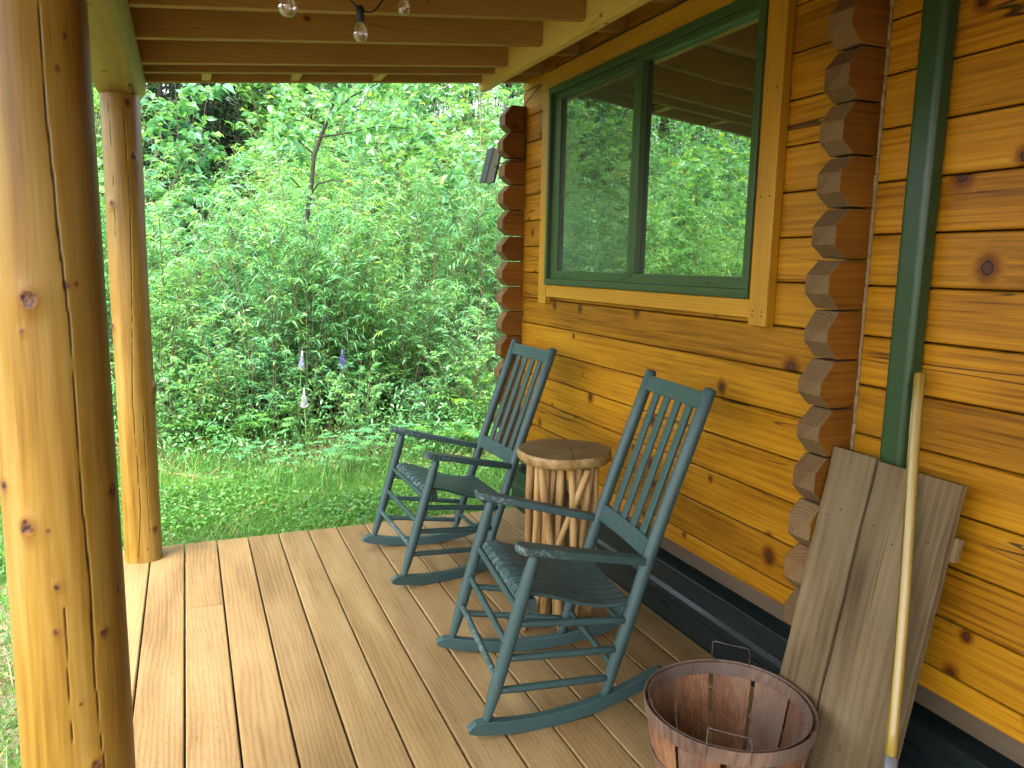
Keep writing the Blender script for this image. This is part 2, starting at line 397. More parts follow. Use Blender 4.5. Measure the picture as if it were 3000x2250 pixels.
def leaf_mat(name, stops, rough=.38, trans=.38, spec=.5, sheen=1.0):
    t = NT(name); k = t.attr('tint')
    rn = t.n('ShaderNodeObjectInfo').outputs['Random']
    c = t.ramp(t.m2('ADD', k, t.m2('MULTIPLY', t.m2('SUBTRACT', rn, .5), .22)), stops)
    c = t.mix(1, c, t.ramp(t.m2('FRACT', t.m2('MULTIPLY', rn, 5.3)), [(0, (.72, .82, 1.05)), (.35, (1, 1, 1)), (.7, (1.12, 1.0, .72)), (1, (.9, 1.0, 1.25))]), 'MULTIPLY')
    p = t.bsdf(c, rough, spec=spec, link=False)
    tl = t.n('ShaderNodeBsdfTranslucent'); t.set(tl.inputs[0], t.mix(1, c, (1.5, 1.45, .6), 'MULTIPLY'))
    x = t.n('ShaderNodeMixShader'); x.inputs[0].default_value = trans
    t.t.links.new(p, x.inputs[1]); t.t.links.new(tl.outputs[0], x.inputs[2]); t.t.links.new(x.outputs[0], t.out.inputs[0])
    return t.m
GREENS = [(0, (.055, .170, .070)), (.35, (.10, .300, .115)), (.65, (.15, .395, .145)), (.88, (.22, .45, .12)), (1, (.32, .45, .10))]
M['willow'] = leaf_mat('narrow_leaf', GREENS, rough=.33, spec=.7)
M['broad'] = leaf_mat('broad_leaf', [(0, (.055, .160, .085)), (.35, (.10, .265, .125)), (.65, (.15, .36, .14)), (.90, (.21, .41, .09)), (1, (.34, .40, .07))], rough=.28)
M['fern'] = leaf_mat('fern_leaf', [(0, (.04, .13, .03)), (.5, (.10, .26, .05)), (1, (.19, .36, .07))])
M['grass'] = leaf_mat('grass_blade', [(0, (.030, .095, .022)), (.5, (.065, .205, .040)), (.85, (.12, .29, .045)), (1, (.30, .27, .10))], rough=.42)
M['lupin'] = leaf_mat('lupin_leaf', [(0, (.05, .16, .06)), (.5, (.09, .26, .10)), (1, (.14, .34, .13))])
M['petal'] = leaf_mat('lupin_petal', [(0, (.16, .13, .42)), (.5, (.24, .21, .55)), (.9, (.42, .42, .70)), (1, (.7, .72, .85))], trans=.25)
M['petal_pale'] = leaf_mat('lupin_petal_pale', [(0, (.30, .27, .42)), (.5, (.42, .42, .58)), (1, (.72, .78, .85))], trans=.25)
M['stem'] = plain('shrub_bark', (.13, .12, .065), .8, 0, .3, .5, 30, .5)
M['bark'] = plain('dark_bark', (.022, .017, .013), .8, 0, .3, .6, 25, .8)
M['gstem'] = plain('green_stem', (.09, .17, .05), .6, 0, .3, .3, 20)
M['litter'] = leaf_mat('dead_grass', [(0, (.10, .06, .035)), (.5, (.24, .16, .09)), (1, (.42, .34, .22))], trans=.15, rough=.7)

def ground_mat():
    t = NT('soil_and_turf'); n = t.noise(t.obj(), 3, 5, .6); n2 = t.noise(t.obj(), 40, 4, .6)
    c = t.mix(t.step(n, .42, .6), (.030, .022, .013), (.035, .06, .018))
    c = t.mix(t.m2('MULTIPLY', n2, .6), c, (.06, .045, .028))
    q = t.sep(t.obj()); dry = t.m2('MULTIPLY', t.step(t.m2('ADD', q[0], t.m2('MULTIPLY', n, .5)), -.1, -.5), t.step(q[1], 5.4, 4.2))
    c = t.mix(t.m2('MULTIPLY', dry, t.m2('MULTIPLY_ADD', n2, .5, .45)), c, (.21, .17, .11))
    t.bsdf(c, .9, t.bump(n2, .8, .02), spec=.1); return t.m
M['ground'] = ground_mat()

# ------------------------------------------------------------------ measured layout (metres; camera above the origin)
WX = 1.86                       # face of the log wall
ZS0, PITCH = .4268, .1481       # wall seams
NEARC, FARC = (1.71, 1.80), (4.25, 4.34)   # the two rows of crossing log ends
DECK_END = 4.27
def zr(x): return 2.33 + .1057 * (x + .16)  # underside of the joists

# ------------------------------------------------------------------ deck
mb = MB()
px = -.378
k = 0
YB = -3.2
butt = {2: 3.43, 7: .9, 10: 2.2}
while px < WX - .02:
    w = min(.1535, WX - .008 - px)
    y0, y1 = -1.5, DECK_END + random.uniform(-.003, .003)
    y0 = YB
    cuts = [y0] + ([butt[k]] if k in butt else []) + [y1]
    for a, b in zip(cuts, cuts[1:]):
        e = .003
        dz = random.uniform(-.0012, .0012)
        poly = [(px, -.038), (px + w, -.038), (px + w, -.004 + dz), (px + w - .004, dz), (px + .004, dz), (px, -.004 + dz)]
        mb.prism(poly, 2, 0, 1)
        n = len(poly) * 2
        for i in range(len(mb.v) - n, len(mb.v)):
            x, z, t = mb.v[i]
            mb.v[i] = (x, a + .0012 + (b - a - .0024) * t, z)
    px += .1599; k += 1
deck = mb.build('deck', M['deck']); tag(deck, kind='structure')
mb = MB()
for y in np.arange(-3.1, 4.25, .42): mb.box(-.36, WX - .03, y, y + .038, -.19, -.0385)
mb.box(-.365, WX - .03, DECK_END - .045, DECK_END - .012, -.24, -.0385)
mb.build('deck_framing', M['nail'], deck)

# ------------------------------------------------------------------ log cabin
cabin = empty('log_cabin', (WX, 1.3, 0))
tag(cabin, 'amber stained log cabin with notched log corners and a green framed window', 'cabin')
OX = (-WX, -1.3, 0)
def cb(mb, name, mat, bevel=0, attrs=None, parent=None, **k):
    o = mb.build(name, mat, parent or cabin, bevel, attrs=attrs, **k)
    if parent is None and 'origin' not in k: o.location = OX
    elif parent is None: o.location = Vector(o.location) + Vector(OX)
    return o
mb = MB()
seams = [.352] + [ZS0 + PITCH * i for i in range(16)]
for z0, z1 in zip(seams, seams[1:]):
    for a, b in ((YB, NEARC[0] + .02), (NEARC[0] + .021, FARC[0] + .05)):
        g = .0026
        poly = [(z0 + g, WX + .08), (z0 + g, WX + .004), (z0 + .0065, WX), (z1 - .006, WX), (z1 - g, WX + .004), (z1 - g, WX + .08)]
        mb.prism(poly, 1, a, b)
cb(mb, 'log_wall', M['log'])
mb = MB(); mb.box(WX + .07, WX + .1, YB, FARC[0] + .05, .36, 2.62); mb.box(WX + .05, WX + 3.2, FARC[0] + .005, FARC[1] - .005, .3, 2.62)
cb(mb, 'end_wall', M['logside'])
for (y0, y1), dz in ((NEARC, 0.), (FARC, -.012)):
    for i in range(15):
        z0 = .3528 + PITCH * i + dz; z1 = z0 + PITCH
        if z0 < .36 and y0 > 3: z0 = .353
        if z1 > zr(1.8) + .02: continue
        zc = (z0 + z1) / 2 - .006 + random.uniform(-.007, .007); g = .003; j = random.uniform(-.007, .007); xe = 1.72 + j
        c1 = .045 + random.uniform(-.008, .008); c2 = .045 + random.uniform(-.008, .008); fl = .024 + random.uniform(-.008, .008)
        rows = [(z0 + g, xe + c1), (zc - fl, xe), (zc + fl, xe), (z1 - g, xe + c2)]
        mb = MB()
        poly = [(z0 + g, WX + .012)] + rows + [(z1 - g, WX + .012)]
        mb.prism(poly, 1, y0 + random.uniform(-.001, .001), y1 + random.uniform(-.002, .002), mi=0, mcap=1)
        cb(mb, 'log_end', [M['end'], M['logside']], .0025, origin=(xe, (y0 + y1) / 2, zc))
mb = MB()
for i in range(46):
    z = .4 + i * .046
    mb.tube([(WX - .002, NEARC[0] - .004, z), (WX - .002 + random.uniform(-.002, .001), NEARC[0] - .004, z + .048)], .0055 + random.uniform(-.001, .0015), 6)
cb(mb, 'corner_caulk', M['caulk'])
mb = MB(); mb.box(WX + .012, WX + .08, YB, FARC[1], .292, .3515)
cb(mb, 'sill_board', M['sill'], .003)
# sheet metal skirting with pressed ribs
prof = [(WX + .075, .0), (WX - .006, .0), (WX - .008, .10), (WX - .022, .115), (WX - .022, .145), (WX - .006, .158), (WX - .004, .232), (WX - .016, .24), (WX - .016, .252), (WX + .03, .262), (WX + .075, .262)]
mb = MB(); mb.prism([(z, x) for x, z in prof], 1, YB, FARC[1])
cb(mb, 'skirting', M['skirt'], .002)
mb = MB(); mb.box(WX + .06, WX + .12, YB, FARC[1], -.2, .30); cb(mb, 'footing', M['black'])

# window: frame (part) with its sashes, panes and screen as sub-parts
Y0, Y1, Z0, Z1 = 2.18, 3.856, 1.402, 2.432
def ring(mb, x0, x1, y0, y1, z0, z1, wl, wr, wb, wt):
    """rectangular frame butted at the corners; wl is the far side"""
    mb.box(x0, x1, y0, y1, z0, z0 + wb); mb.box(x0, x1, y0, y1, z1 - wt, z1)
    mb.box(x0, x1, y0, y0 + wr, z0 + wb, z1 - wt); mb.box(x0, x1, y1 - wl, y1, z0 + wb, z1 - wt)
mb = MB()
ring(mb, 1.812, 1.858, Y0, Y1, Z0, Z1, .026, .026, .032, .036)
mb.box(1.806, 1.8115, Y0 + .003, Y1 - .003, Z0 + .004, Z0 + .011)
win = cb(mb, 'window', M['green'], .002)
def sub(mb, name, mat, bevel=0):
    return mb.build(name, mat, win, bevel)
mb = MB(); ring(mb, 1.818, 1.8565, Y0 + .0265, 3.0, Z0 + .0325, Z1 - .0365, .058, .014, .042, .026)
sub(mb, 'fixed_sash', M['green'], .002)
mb = MB(); ring(mb, 1.834, 1.857, 3.001, Y1 - .0265, Z0 + .0325, Z1 - .0365, .085, .03, .042, .03)
sub(mb, 'sliding_sash', M['green'], .002)
mb = MB()
for y, z in ((2.40, Z0 + .045), (2.96, Z0 + .06), (3.02, Z0 + .045), (3.6, Z0 + .045)):
    mb = MB(); mb.box(1.8155, 1.8178, y, y + .03, z, z + .006); sub(mb, 'weep_slot', M['nail'])
mb = MB(); mb.box(1.846, 1.849, 2.215, 2.948, 1.47, 2.372); sub(mb, 'glass_pane', M['pane'])
mb = MB(); mb.box(1.852, 1.855, 3.025, 3.75, 1.47, 2.37); sub(mb, 'glass_pane', M['pane'])
mb = MB(); mb.add([(1.842, 3.026, 1.47), (1.842, 3.75, 1.47), (1.842, 3.75, 2.372), (1.842, 3.026, 2.372)], [(0, 1, 2, 3)]); sub(mb, 'insect_screen', M['screen'])
for (a, b, c, d, e, mt) in ((1.822, 2.087, 2.179, 1.31, 2.56, 'trimz'), (1.822, 3.857, 3.952, 1.297, 2.433, 'trimz'), (1.821, 2.18, 3.965, 2.4335, 2.522, 'trim'), (1.826, 2.18, 3.856, 1.335, 1.4005, 'trim')):
    mb = MB(); mb.box(a, WX - .0015, b, c, d, e)
    zz = []
    if mt == 'trimz':
        for z in (1.36, 1.72, 2.07): zz += [(b + .025, z), (c - .025, z)]
    cb(mb, 'window_trim', M[mt], .003)
mb = MB()
for z in (1.345, 1.36, 1.75, 2.10):
    for y in (2.11, 2.155, 3.88, 3.93): mb = MB(); mb.tube([(1.8225, y, z), (1.8205, y, z)], .0032, 8); cb(mb, 'trim_screw', M['nail'])
# downspout on the wall to the right of the crossing logs
mb = MB()
P = []
cx0, cx1, cy0, cy1, r = 1.80, 1.857, 1.485, 1.562, .016
for (cx, cy, a0) in ((cx1 - r, cy1 - r, 0), (cx0 + r, cy1 - r, 90), (cx0 + r, cy0 + r, 180), (cx1 - r, cy0 + r, 270)):
    for i in range(6):
        a = math.radians(a0 + i * 18); P.append((cx + r * math.cos(a), cy + r * math.sin(a)))
# two pressed flutes on the front face
mb.prism(P, 2, .06, 2.62, smooth=False)
cb(mb, 'downspout', M['dgreen'])
mb = MB()


# ------------------------------------------------------------------ porch roof
roof = empty('porch_roof', (.6, 2., 2.4))
tag(roof, 'open pine porch roof of bare joists running between a log beam and a wall beam', 'porch roof')
RO = (-.6, -2., -2.4)
def rb(mb, name, mat, bevel=0, **k):
    o = mb.build(name, mat, roof, bevel, **k); o.location = Vector(o.location) + Vector(RO); return o
def sloped(x0, x1, y0, y1, h, d=0):
    mb = MB()
    mb.add([(x, y, zr(x) + d + (h if t else 0)) for x in (x0, x1) for y in (y0, y1) for t in (0, 1)],
           [(0, 1, 3, 2), (4, 6, 7, 5), (0, 4, 5, 1), (2, 3, 7, 6), (0, 2, 6, 4), (1, 5, 7, 3)])
    return mb
ys = [3.84 - .42 * i for i in range(17)]
for y in [4.02] + ys:
    rb(sloped(-.80, 1.5685, y, y + .038, .14), 'joist', M['joist'], .002, origin=(.5, y + .019, zr(.5) + .07))
for y in [4.02] + [3.60 - .44 * i for i in range(16)]:
    rb(sloped(1.6115, WX - .002, y, y + .038, .11, .004), 'short_joist', M['joist'], .002, origin=(1.73, y, zr(1.7) + .06))
rb(sloped(-.83, WX + .2, 4.222, 4.262, .15, -.002), 'fascia', M['joist'], .002, origin=(.5, 4.24, zr(.5) + .07))
for x in (-.02 - .29, .11, .53, .955):
    rb(sloped(x, x + .042, 4.0585, 4.2215, .135, .003), 'lookout', M['beam'], .002, origin=(x, 4.1, zr(x)))
mb = MB(); mb.box(1.57, 1.611, YB, 4.268, 2.468, 2.66)
rb(mb, 'wall_beam', M['beam'], .003, origin=(1.59, 0, 2.56))
mb = MB()
pts = []
for i in range(28):
    a = math.radians(-47 + (274 * i / 27)); pts.append((2.322 + .112 * math.sin(a), -.25 + .112 * math.cos(a)))
mb.prism(pts, 1, YB, 4.255, smooth=True)
rb(mb, 'log_beam', M['logbeam'], 0, origin=(-.25, 0, 2.33))
rb(sloped(-.86, WX + 3.2, YB - .1, 4.36, .03, .152), 'roof_deck', M['roofing'])

# ------------------------------------------------------------------ peeled log posts
def log_post(name, c, r, z1, knots, cracks, seed, nth=260, nz=520, taper=.06):
    rg = np.random.default_rng(seed)
    th = np.linspace(-PI, PI, nth, endpoint=False); zz = np.linspace(0, z1, nz)
    T, Z = np.meshgrid(th, zz)
    Rr = r * (1 + taper * (.5 - Z / z1))
    for i in range(7):
        a, b, p, q = rg.integers(1, 4), rg.uniform(.6, 2.6), rg.uniform(0, 6.28), rg.uniform(0, 6.28)
        Rr = Rr + r * .014 * np.sin(a * T + p + Z * .5) * np.sin(b * Z * 2 + q)
    kn = np.zeros_like(Rr); rim = np.zeros_like(Rr); ck = np.zeros_like(Rr)
    for (deg, z, s, h) in knots:
        dt = (T - math.radians(deg) + PI) % (2 * PI) - PI
        dx = dt * r; dz = Z - z
        d = np.sqrt(dx ** 2 + (dz * (.82 if h > 0 else .7)) ** 2)
        wob = 1 + .12 * np.sin(np.arctan2(dz, dx) * 3 + z * 40)
        kn = np.maximum(kn, np.clip((s * wob - d) / (s * .22), 0, 1))
        rim = np.maximum(rim, np.clip(1 - np.abs(d - s * 1.15) / (s * .5), 0, 1) * .8)
        rim = np.maximum(rim, np.clip(1 - np.sqrt((dx / (s * 1.1)) ** 2 + ((dz + s * 1.6) / (s * 2.4)) ** 2), 0, 1) * .6)
        Rr = Rr + h * np.exp(-(dx / (s * 1.7)) ** 2 - (dz / (s * 2.3)) ** 2) - abs(h) * .55 * np.clip((s * .95 - d) / (s * .5), 0, 1)
    for path, wd in cracks:
        p = np.array(sorted(path, key=lambda q: q[1]))
        tc = np.interp(zz, p[:, 1], np.radians(p[:, 0]), left=9, right=9)[:, None] + .004 * np.sin(zz * 23)[:, None] + .004 * np.sin(zz * 51 + 1)[:, None]
        d = np.abs(T - tc) * r
        ww = wd * (1 + .35 * np.sin(zz * 9)[:, None])
        m = np.clip((ww - d) / (ww * .45), 0, 1); ck = np.maximum(ck, m); Rr = Rr - m * .003
    X = Rr * np.cos(T); Y = Rr * np.sin(T)
    V = np.stack([X, Y, Z], -1).reshape(-1, 3)
    i = np.arange(nz - 1)[:, None] * nth; j = np.arange(nth)[None, :]; j2 = (j + 1) % nth
    F = np.stack([i + j, i + j2, i + nth + j2, i + nth + j], -1).reshape(-1, 4)
    o = tri_mesh(name, V, F, M['post'], None, dict(knot=kn.ravel(), rim=rim.ravel(), crack=ck.ravel()))
    o.location = c; return o
nk = [(-97.7, 1.424, .0135, .006), (-63.5, 1.448, .006, .001), (-53.4, 1.451, .004, .001), (-106.4, 1.367, .004, .002), (-144.8, 1.079, .010, .003), (-24.6, 1.049, .012, .004), (-115.4, 1.007, .0125, .006),
      (-95.7, .999, .003, .001), (-91.5, .889, .005, .002), (-94.7, .80, .005, .002), (-48.2, .773, .008, .002), (-24.3, .844, .005, .001), (-76.8, .645, .003, .001), (-64.8, .505, .010, .003), (-47.3, 1.88, .004, 0), (-57.2, 1.821, .004, 0),
      (150, 1.6, .012, .005), (70, .8, .012, .005), (110, 1.9, .01, .004)]
c1 = [(-69.9, 1.928), (-70.9, 1.828), (-70.5, 1.726), (-67.8, 1.61), (-66.1, 1.5), (-62.7, 1.39), (-62.4, 1.269), (-62.3, 1.185), (-61.7, 1.024), (-60.1, .932), (-59.8, .823), (-60.6, .679), (-58.9, .579), (-56.5, .494), (-56, .1), (-70, 2.2)]
c2 = [(-85.8, .845), (-86.6, .711), (-87.8, .517), (-88, .05)]
p1 = log_post('log_post', (-.243, 1.68, 0), .0995, 2.243, nk, [(c1, .0015), (c2, .0011)], 3)
tag(p1, 'thick peeled log post with a long dark crack and several large knots', 'post', 'peeled log porch posts')
k2 = [(-63.4, 2.20, .012, -.002), (-53.9, 1.961, .012, .004), (-127.2, 1.744, .012, .006), (-152, 1.176, .011, .006), (-14, .86, .018, .013), (-20, .80, .011, .006), (-49.1, .166, .013, .003), (-75, .07, .004, 0), (120, 1.3, .012, .005)]
d1 = [(-76.6, 2.171), (-70.9, 1.761), (-75.9, 1.549), (-82.4, 1.292), (-94.9, .85), (-92.1, .544), (-90.2, .266), (-103.8, .029)]
d2 = [(-66, .75), (-67, .5), (-65, .15)]
d3 = [(-120, 2.2), (-118, 1.9), (-122, 1.6)]
p2 = log_post('log_post', (-.25, 4.13, 0), .0845, 2.243, k2, [(d1, .0014), (d2, .0011), (d3, .0011)], 5, 200, 420, .03)
tag(p2, 'slimmer peeled log post on the far deck corner, branch stub on its side', 'post', 'peeled log porch posts')

# ------------------------------------------------------------------ rocking chair (x forward, z up, origin between the front feet)
def rocking_chair():
    root = empty('rocking_chair')
    T = M['teal']
    def yr(x): return .285 + .1366 * x
    def zb(x): return 1.1 - math.sqrt(1.1 ** 2 - (x + .225) ** 2)
    for s in (1, -1):
        mb = MB(); xs = [.058 - .720 * i / 30 for i in range(31)]
        ring_ = []
        for i, x in enumerate(xs):
            b = zb(x); h = .047
            if i == 0: b2, t2 = b + .004, b + h * .42
            elif i == 1: b2, t2 = b, b + h * .86
            elif i == 30: b2, t2 = b + .012, b + h * .62
            elif i == 29: b2, t2 = b + .003, b + h * .92
            else: b2, t2 = b, b + h
            y = yr(x) * s; w = .0155
            ring_.append([(x, y - w, b2), (x, y + w, b2), (x, y + w, t2), (x, y - w, t2)])
        vs = [p for r_ in ring_ for p in r_]; fs = [(0, 1, 2, 3), (120, 123, 122, 121)]
        for i in range(30):
            for k in range(4): fs.append((i * 4 + k, i * 4 + 4 + k, i * 4 + 4 + (k + 1) % 4, i * 4 + (k + 1) % 4))
        mb.add(vs, fs)
        mb.build('rocker', T, root, .0035, attrs={'wear': lambda p: .9 if p[0] > .035 else .12})
        # turned front leg
        a, b = Vector((0, .285 * s, .058)), Vector((-.155, .287 * s, .625))
        mb = MB(); prof = [(0, .0125), (.03, .0135), (.08, .0165), (.16, .0205), (.28, .022), (.6, .022), (.82, .0215), (.93, .018), (1, .0145)]
        mb.tube([a.lerp(b, t) for t, _ in prof], [r for _, r in prof], 16)
        mb.build('front_leg', T, root, attrs={'wear': lambda p: .35 if p[2] < .3 else .15})
        # back post, slightly bent
        pts = [(-.430, .226 * s, .06), (-.437, .226 * s, .085), (-.448, .2258 * s, .125), (-.463, .2255 * s, .18), (-.5, .225 * s, .30), (-.565, .2228 * s, .52), (-.63, .222 * s, .72), (-.70, .2225 * s, .92), (-.766, .223 * s, 1.112)]
        mb = MB(); mb.tube(pts, [.0135, .016, .0195, .0215, .0222, .0225, .0225, .0225, .022], 18, roundcap=True)
        mb.build('back_post', T, root, attrs={'wear': lambda p: .3 if .3 < p[2] < .75 else .12})
        # arm: rounded front, narrow at the back post
        out = []
        A, B = Vector((-.088, .292 * s)), Vector((-.552, .228 * s)); d = (B - A); n = Vector((-d.y, d.x)).normalized(); L = d.length; d.normalize()
        cps = [(0.0, .010), (.004, .020), (.012, .0275), (.024, .031), (.10, .031), (.28, .0275), (.42, .021), (L, .0165)]
        out = [A + d * u + n * w for u, w in cps] + [A + d * u - n * w for u, w in reversed(cps)]
        mb = MB()
        def za(x): return .652 + (x + .088) * (.105 / .464)
        vs = [(p.x, p.y, za(p.x) - .028) for p in out] + [(p.x, p.y, za(p.x)) for p in out]; N = len(out)
        mb.add(vs, [tuple(range(N))[::-1], tuple(range(N, 2 * N))] + [(i, (i + 1) % N, N + (i + 1) % N, N + i) for i in range(N)])
        mb.build('arm', T, root, .005, seg=3, attrs={'wear': lambda p: 1.0 if p[0] > -.2 else .3})
        for zf, zk in ((.385, .325), (.272, .225), (.165, .125)):
            tf = (zf - .058) / .567; f = a.lerp(b, tf); g = Vector((-.430 - (zk - .06) * .292, .2255 * s, zk))
            mb = MB(); mb.tube([f, f.lerp(g, .1), f.lerp(g, .5), f.lerp(g, .9), g], [.0105, .012, .0128, .012, .0105], 12); mb.build('side_stretcher', T, root)
    def leg_x(z): return -.155 * (z - .058) / .567
    for z, w in ((.428, .1), (.312, .25), (.199, 1.0)):
        mb = MB(); x = leg_x(z); mb.tube([(x, -.283, z), (x, -.24, z), (x, 0, z), (x, .24, z), (x, .283, z)], [.0095, .0108, .0115, .0108, .0095], 12)
        mb.build('front_stretcher', T, root, attrs={'wear': lambda p, w=w: w})
    for z in (.16, .30):
        mb = MB(); x = -.430 - (z - .06) * .292; mb.tube([(x, -.225, z), (x, -.18, z), (x, .18, z), (x, .225, z)], [.0095, .011, .011, .0095], 12); mb.build('rear_stretcher', T, root)
    # seat: two cross rails carrying ten shaped slats
    seat = empty('seat', (0, 0, 0), 0, root)
    mb = MB(); mb.box(-.168, -.140, -.262, .262, .402, .4495); mb.build('seat_rail', T, seat, .003)
    mb = MB(); mb.box(-.512, -.488, -.206, .206, .322, .3665); mb.build('seat_rail', T, seat, .003)
    prof = [(-.106, .440), (-.112, .455), (-.126, .4625), (-.16, .4635), (-.215, .449), (-.28, .424), (-.345, .400), (-.41, .384), (-.465, .377), (-.528, .378)]
    for k in range(10):
        f0, f1 = -.252 + .504 * k / 10 + .005, -.252 + .504 * (k + 1) / 10 - .005
        g0, g1 = -.200 + .400 * k / 10 + .004, -.200 + .400 * (k + 1) / 10 - .004
        mb = MB(); vs = []
        for i, (x, z) in enumerate(prof):
            t = (x - prof[0][0]) / (prof[-1][0] - prof[0][0])
            ya, yb = f0 + (g0 - f0) * t, f1 + (g1 - f1) * t
            x2, z2 = prof[min(i + 1, 9)]; x1, z1 = prof[max(i - 1, 0)]
            tn = Vector((x2 - x1, 0, z2 - z1)).normalized(); nr = Vector((tn.z, 0, -tn.x))
            if nr.z < 0: nr = -nr
            q = Vector((x, 0, z)) - nr * .012
            vs += [(q.x, ya, q.z), (q.x, yb, q.z), (x, yb, z), (x, ya, z)]
        fs = [(0, 1, 2, 3), (36, 39, 38, 37)]
        for i in range(9):
            for j in range(4): fs.append((i * 4 + j, i * 4 + 4 + j, i * 4 + 4 + (j + 1) % 4, i * 4 + (j + 1) % 4))
        mb.add(vs, fs); mb.build('seat_slat', T, seat, .002, attrs={'wear': lambda p: 1.0 if p[0] > -.128 else (.35 if p[0] > -.22 else .1)})
    # back
    def bp(z): return -.565 - (z - .52) * (.201 / .592)
    def tilted(z0, z1, y0, y1, th, bow=0, off=0):
        mb = MB(); n = 9; vs = []
        for i in range(n):
            y = y0 + (y1 - y0) * i / (n - 1); dx = -bow * (1 - (2 * i / (n - 1) - 1) ** 2) + off
            for z, h in ((z0, -1), (z0, 1), (z1, 1), (z1, -1)): vs.append((bp(z) + dx + h * th / 2, y, z + h * th / 2 * .34))
        fs = [(0, 1, 2, 3), ((n - 1) * 4 + 3, (n - 1) * 4 + 2, (n - 1) * 4 + 1, (n - 1) * 4)]
        for i in range(n - 1):
            for j in range(4): fs.append((i * 4 + j, i * 4 + 4 + j, i * 4 + 4 + (j + 1) % 4, i * 4 + (j + 1) % 4))
        mb.add(vs, fs); return mb
    tilted(.530, .592, -.214, .214, .022, .006).build('lower_back_rail', T, root, .003, attrs={'wear': lambda p: .55})
    tilted(1.036, 1.092, -.214, .214, .022, .006).build('top_back_rail', T, root, .003, attrs={'wear': lambda p: .15})
    for y in (-.125, -.042, .042, .125):
        tilted(.590, 1.040, y - .0205, y + .0205, .011, 0, -.005).build('back_slat', T, root, .0025, attrs={'wear': lambda p: .5 if p[2] < .63 else .1})
    return root
ch = rocking_chair()
ch.location = (.859, 2.380, 0); ch.rotation_euler = (0, 0, math.radians(172.5))
tag(ch, 'teal rocking chair nearest the basket, paint worn on its arms and seat edge', 'rocking chair', 'teal slatted rocking chairs')
c2_ = copy_tree(ch)
c2_.location = (.870, 3.596, 0); c2_.rotation_euler = (0, math.radians(-.7), math.radians(181))
tag(c2_, 'teal rocking chair beyond the round stump table, nearest the grass', 'rocking chair', 'teal slatted rocking chairs')

# ------------------------------------------------------------------ stump topped side table on bundled twigs
tb = empty('side_table', (1.428, 2.795, 0)); tag(tb, 'round side table with a slice of tree trunk on a bundle of bare twigs', 'side table')
er = Vector((.922, -.387, 0)).normalized(); ef = Vector((-.387, -.922, 0)).normalized()
mb = MB(); n = 96; zt = .749
def tr(a):
    r = .194 * (1 + .012 * math.sin(2 * a + 1) + .010 * math.sin(3 * a + .4) + .006 * math.sin(7 * a) + .004 * math.sin(13 * a + 2))
    ang = math.atan2(math.sin(a - (-1.42)), math.cos(a - (-1.42)))   # split in the front edge
    return r - .013 * math.exp(-(ang / .022) ** 2)
loops = [(.0, 1), (.95, 1), (.985, .99), (1.0, .93), (1.012, .6), (1.004, .25), (.975, .03), (.955, 0)]
vs = [(0, 0, zt)]
for f, h in loops[1:]:
    for k in range(n):
        a = 2 * PI * k / n; r = tr(a) * f * (1 + .006 * math.sin(5 * a + h * 9))
        p = er * (r * math.cos(a)) - ef * (r * math.sin(a)); p = er * (r * math.cos(a)) + ef * (-r * math.sin(a))
        vs.append((p.x, p.y, zt - .043 + .043 * h + .0015 * math.sin(4 * a)))
fs = [(0, 1 + k, 1 + (k + 1) % n) for k in range(n)]; mis = [0] * n
for i in range(len(loops) - 2):
    for k in range(n): fs.append((1 + i * n + k, 1 + (i + 1) * n + k, 1 + (i + 1) * n + (k + 1) % n, 1 + i * n + (k + 1) % n)); mis.append(0 if i == 0 else 1)
fs.append([1 + (len(loops) - 2) * n + k for k in range(n)]); mis.append(1)
mb.add(vs, fs, smooth=True); mb.mi = mis
mb.build('table_top', [M['top_end'], M['peel']], tb)
mb = MB()
q = lambda u, v: (er * u + ef * v)
crk = [(.02, .01), (.03, .03), (.025, .07), (.03, .11), (.022, .15), (.026, .188)]
mb.tube([(*q(u, v)[:2], zt + .0005) for u, v in crk], [.0008, .0012, .001, .0013, .0016, .002], 6)
mb.tube([(*q(.05 * math.cos(a) - .02, .03 * math.sin(a) + .03 - .05)[:2], zt + .0004) for a in np.linspace(-1.9, 1.2, 14)], .0008, 6)
h = q(.085, -.03); mb.tube([(h.x - .009, h.y + .002, zt + .0006), (h.x, h.y, zt + .0008), (h.x + .009, h.y - .001, zt + .0006)], [.002, .004, .002], 8)
mb.build('top_crack', M['nail'], tb)
tw = [(.088, -.15, .0125, -9), (-.138, -.135, .015, 1), (-.112, -.108, .012, .8), (-.098, -.0, .0145, 1.05), (-.075, -.07, .015, .6), (-.045, -.065, .010, .7), (-.018, -.02, .014, .75), (.02, .045, .015, 1),
      (.055, .105, .012, .8), (.105, .05, .0145, 1), (.125, .118, .013, .95), (.135, .10, .011, .7)]
for i in range(8): tw.append((-.13 + .036 * i, -.12 + .034 * i + random.uniform(-.05, .05), random.uniform(.008, .012), -.7 - .3 * random.random()))
for i in range(3): tw.append((-.09 + .043 * i, -.08 + .04 * i + random.uniform(-.04, .04), random.uniform(.008, .011), .25 * random.random()))
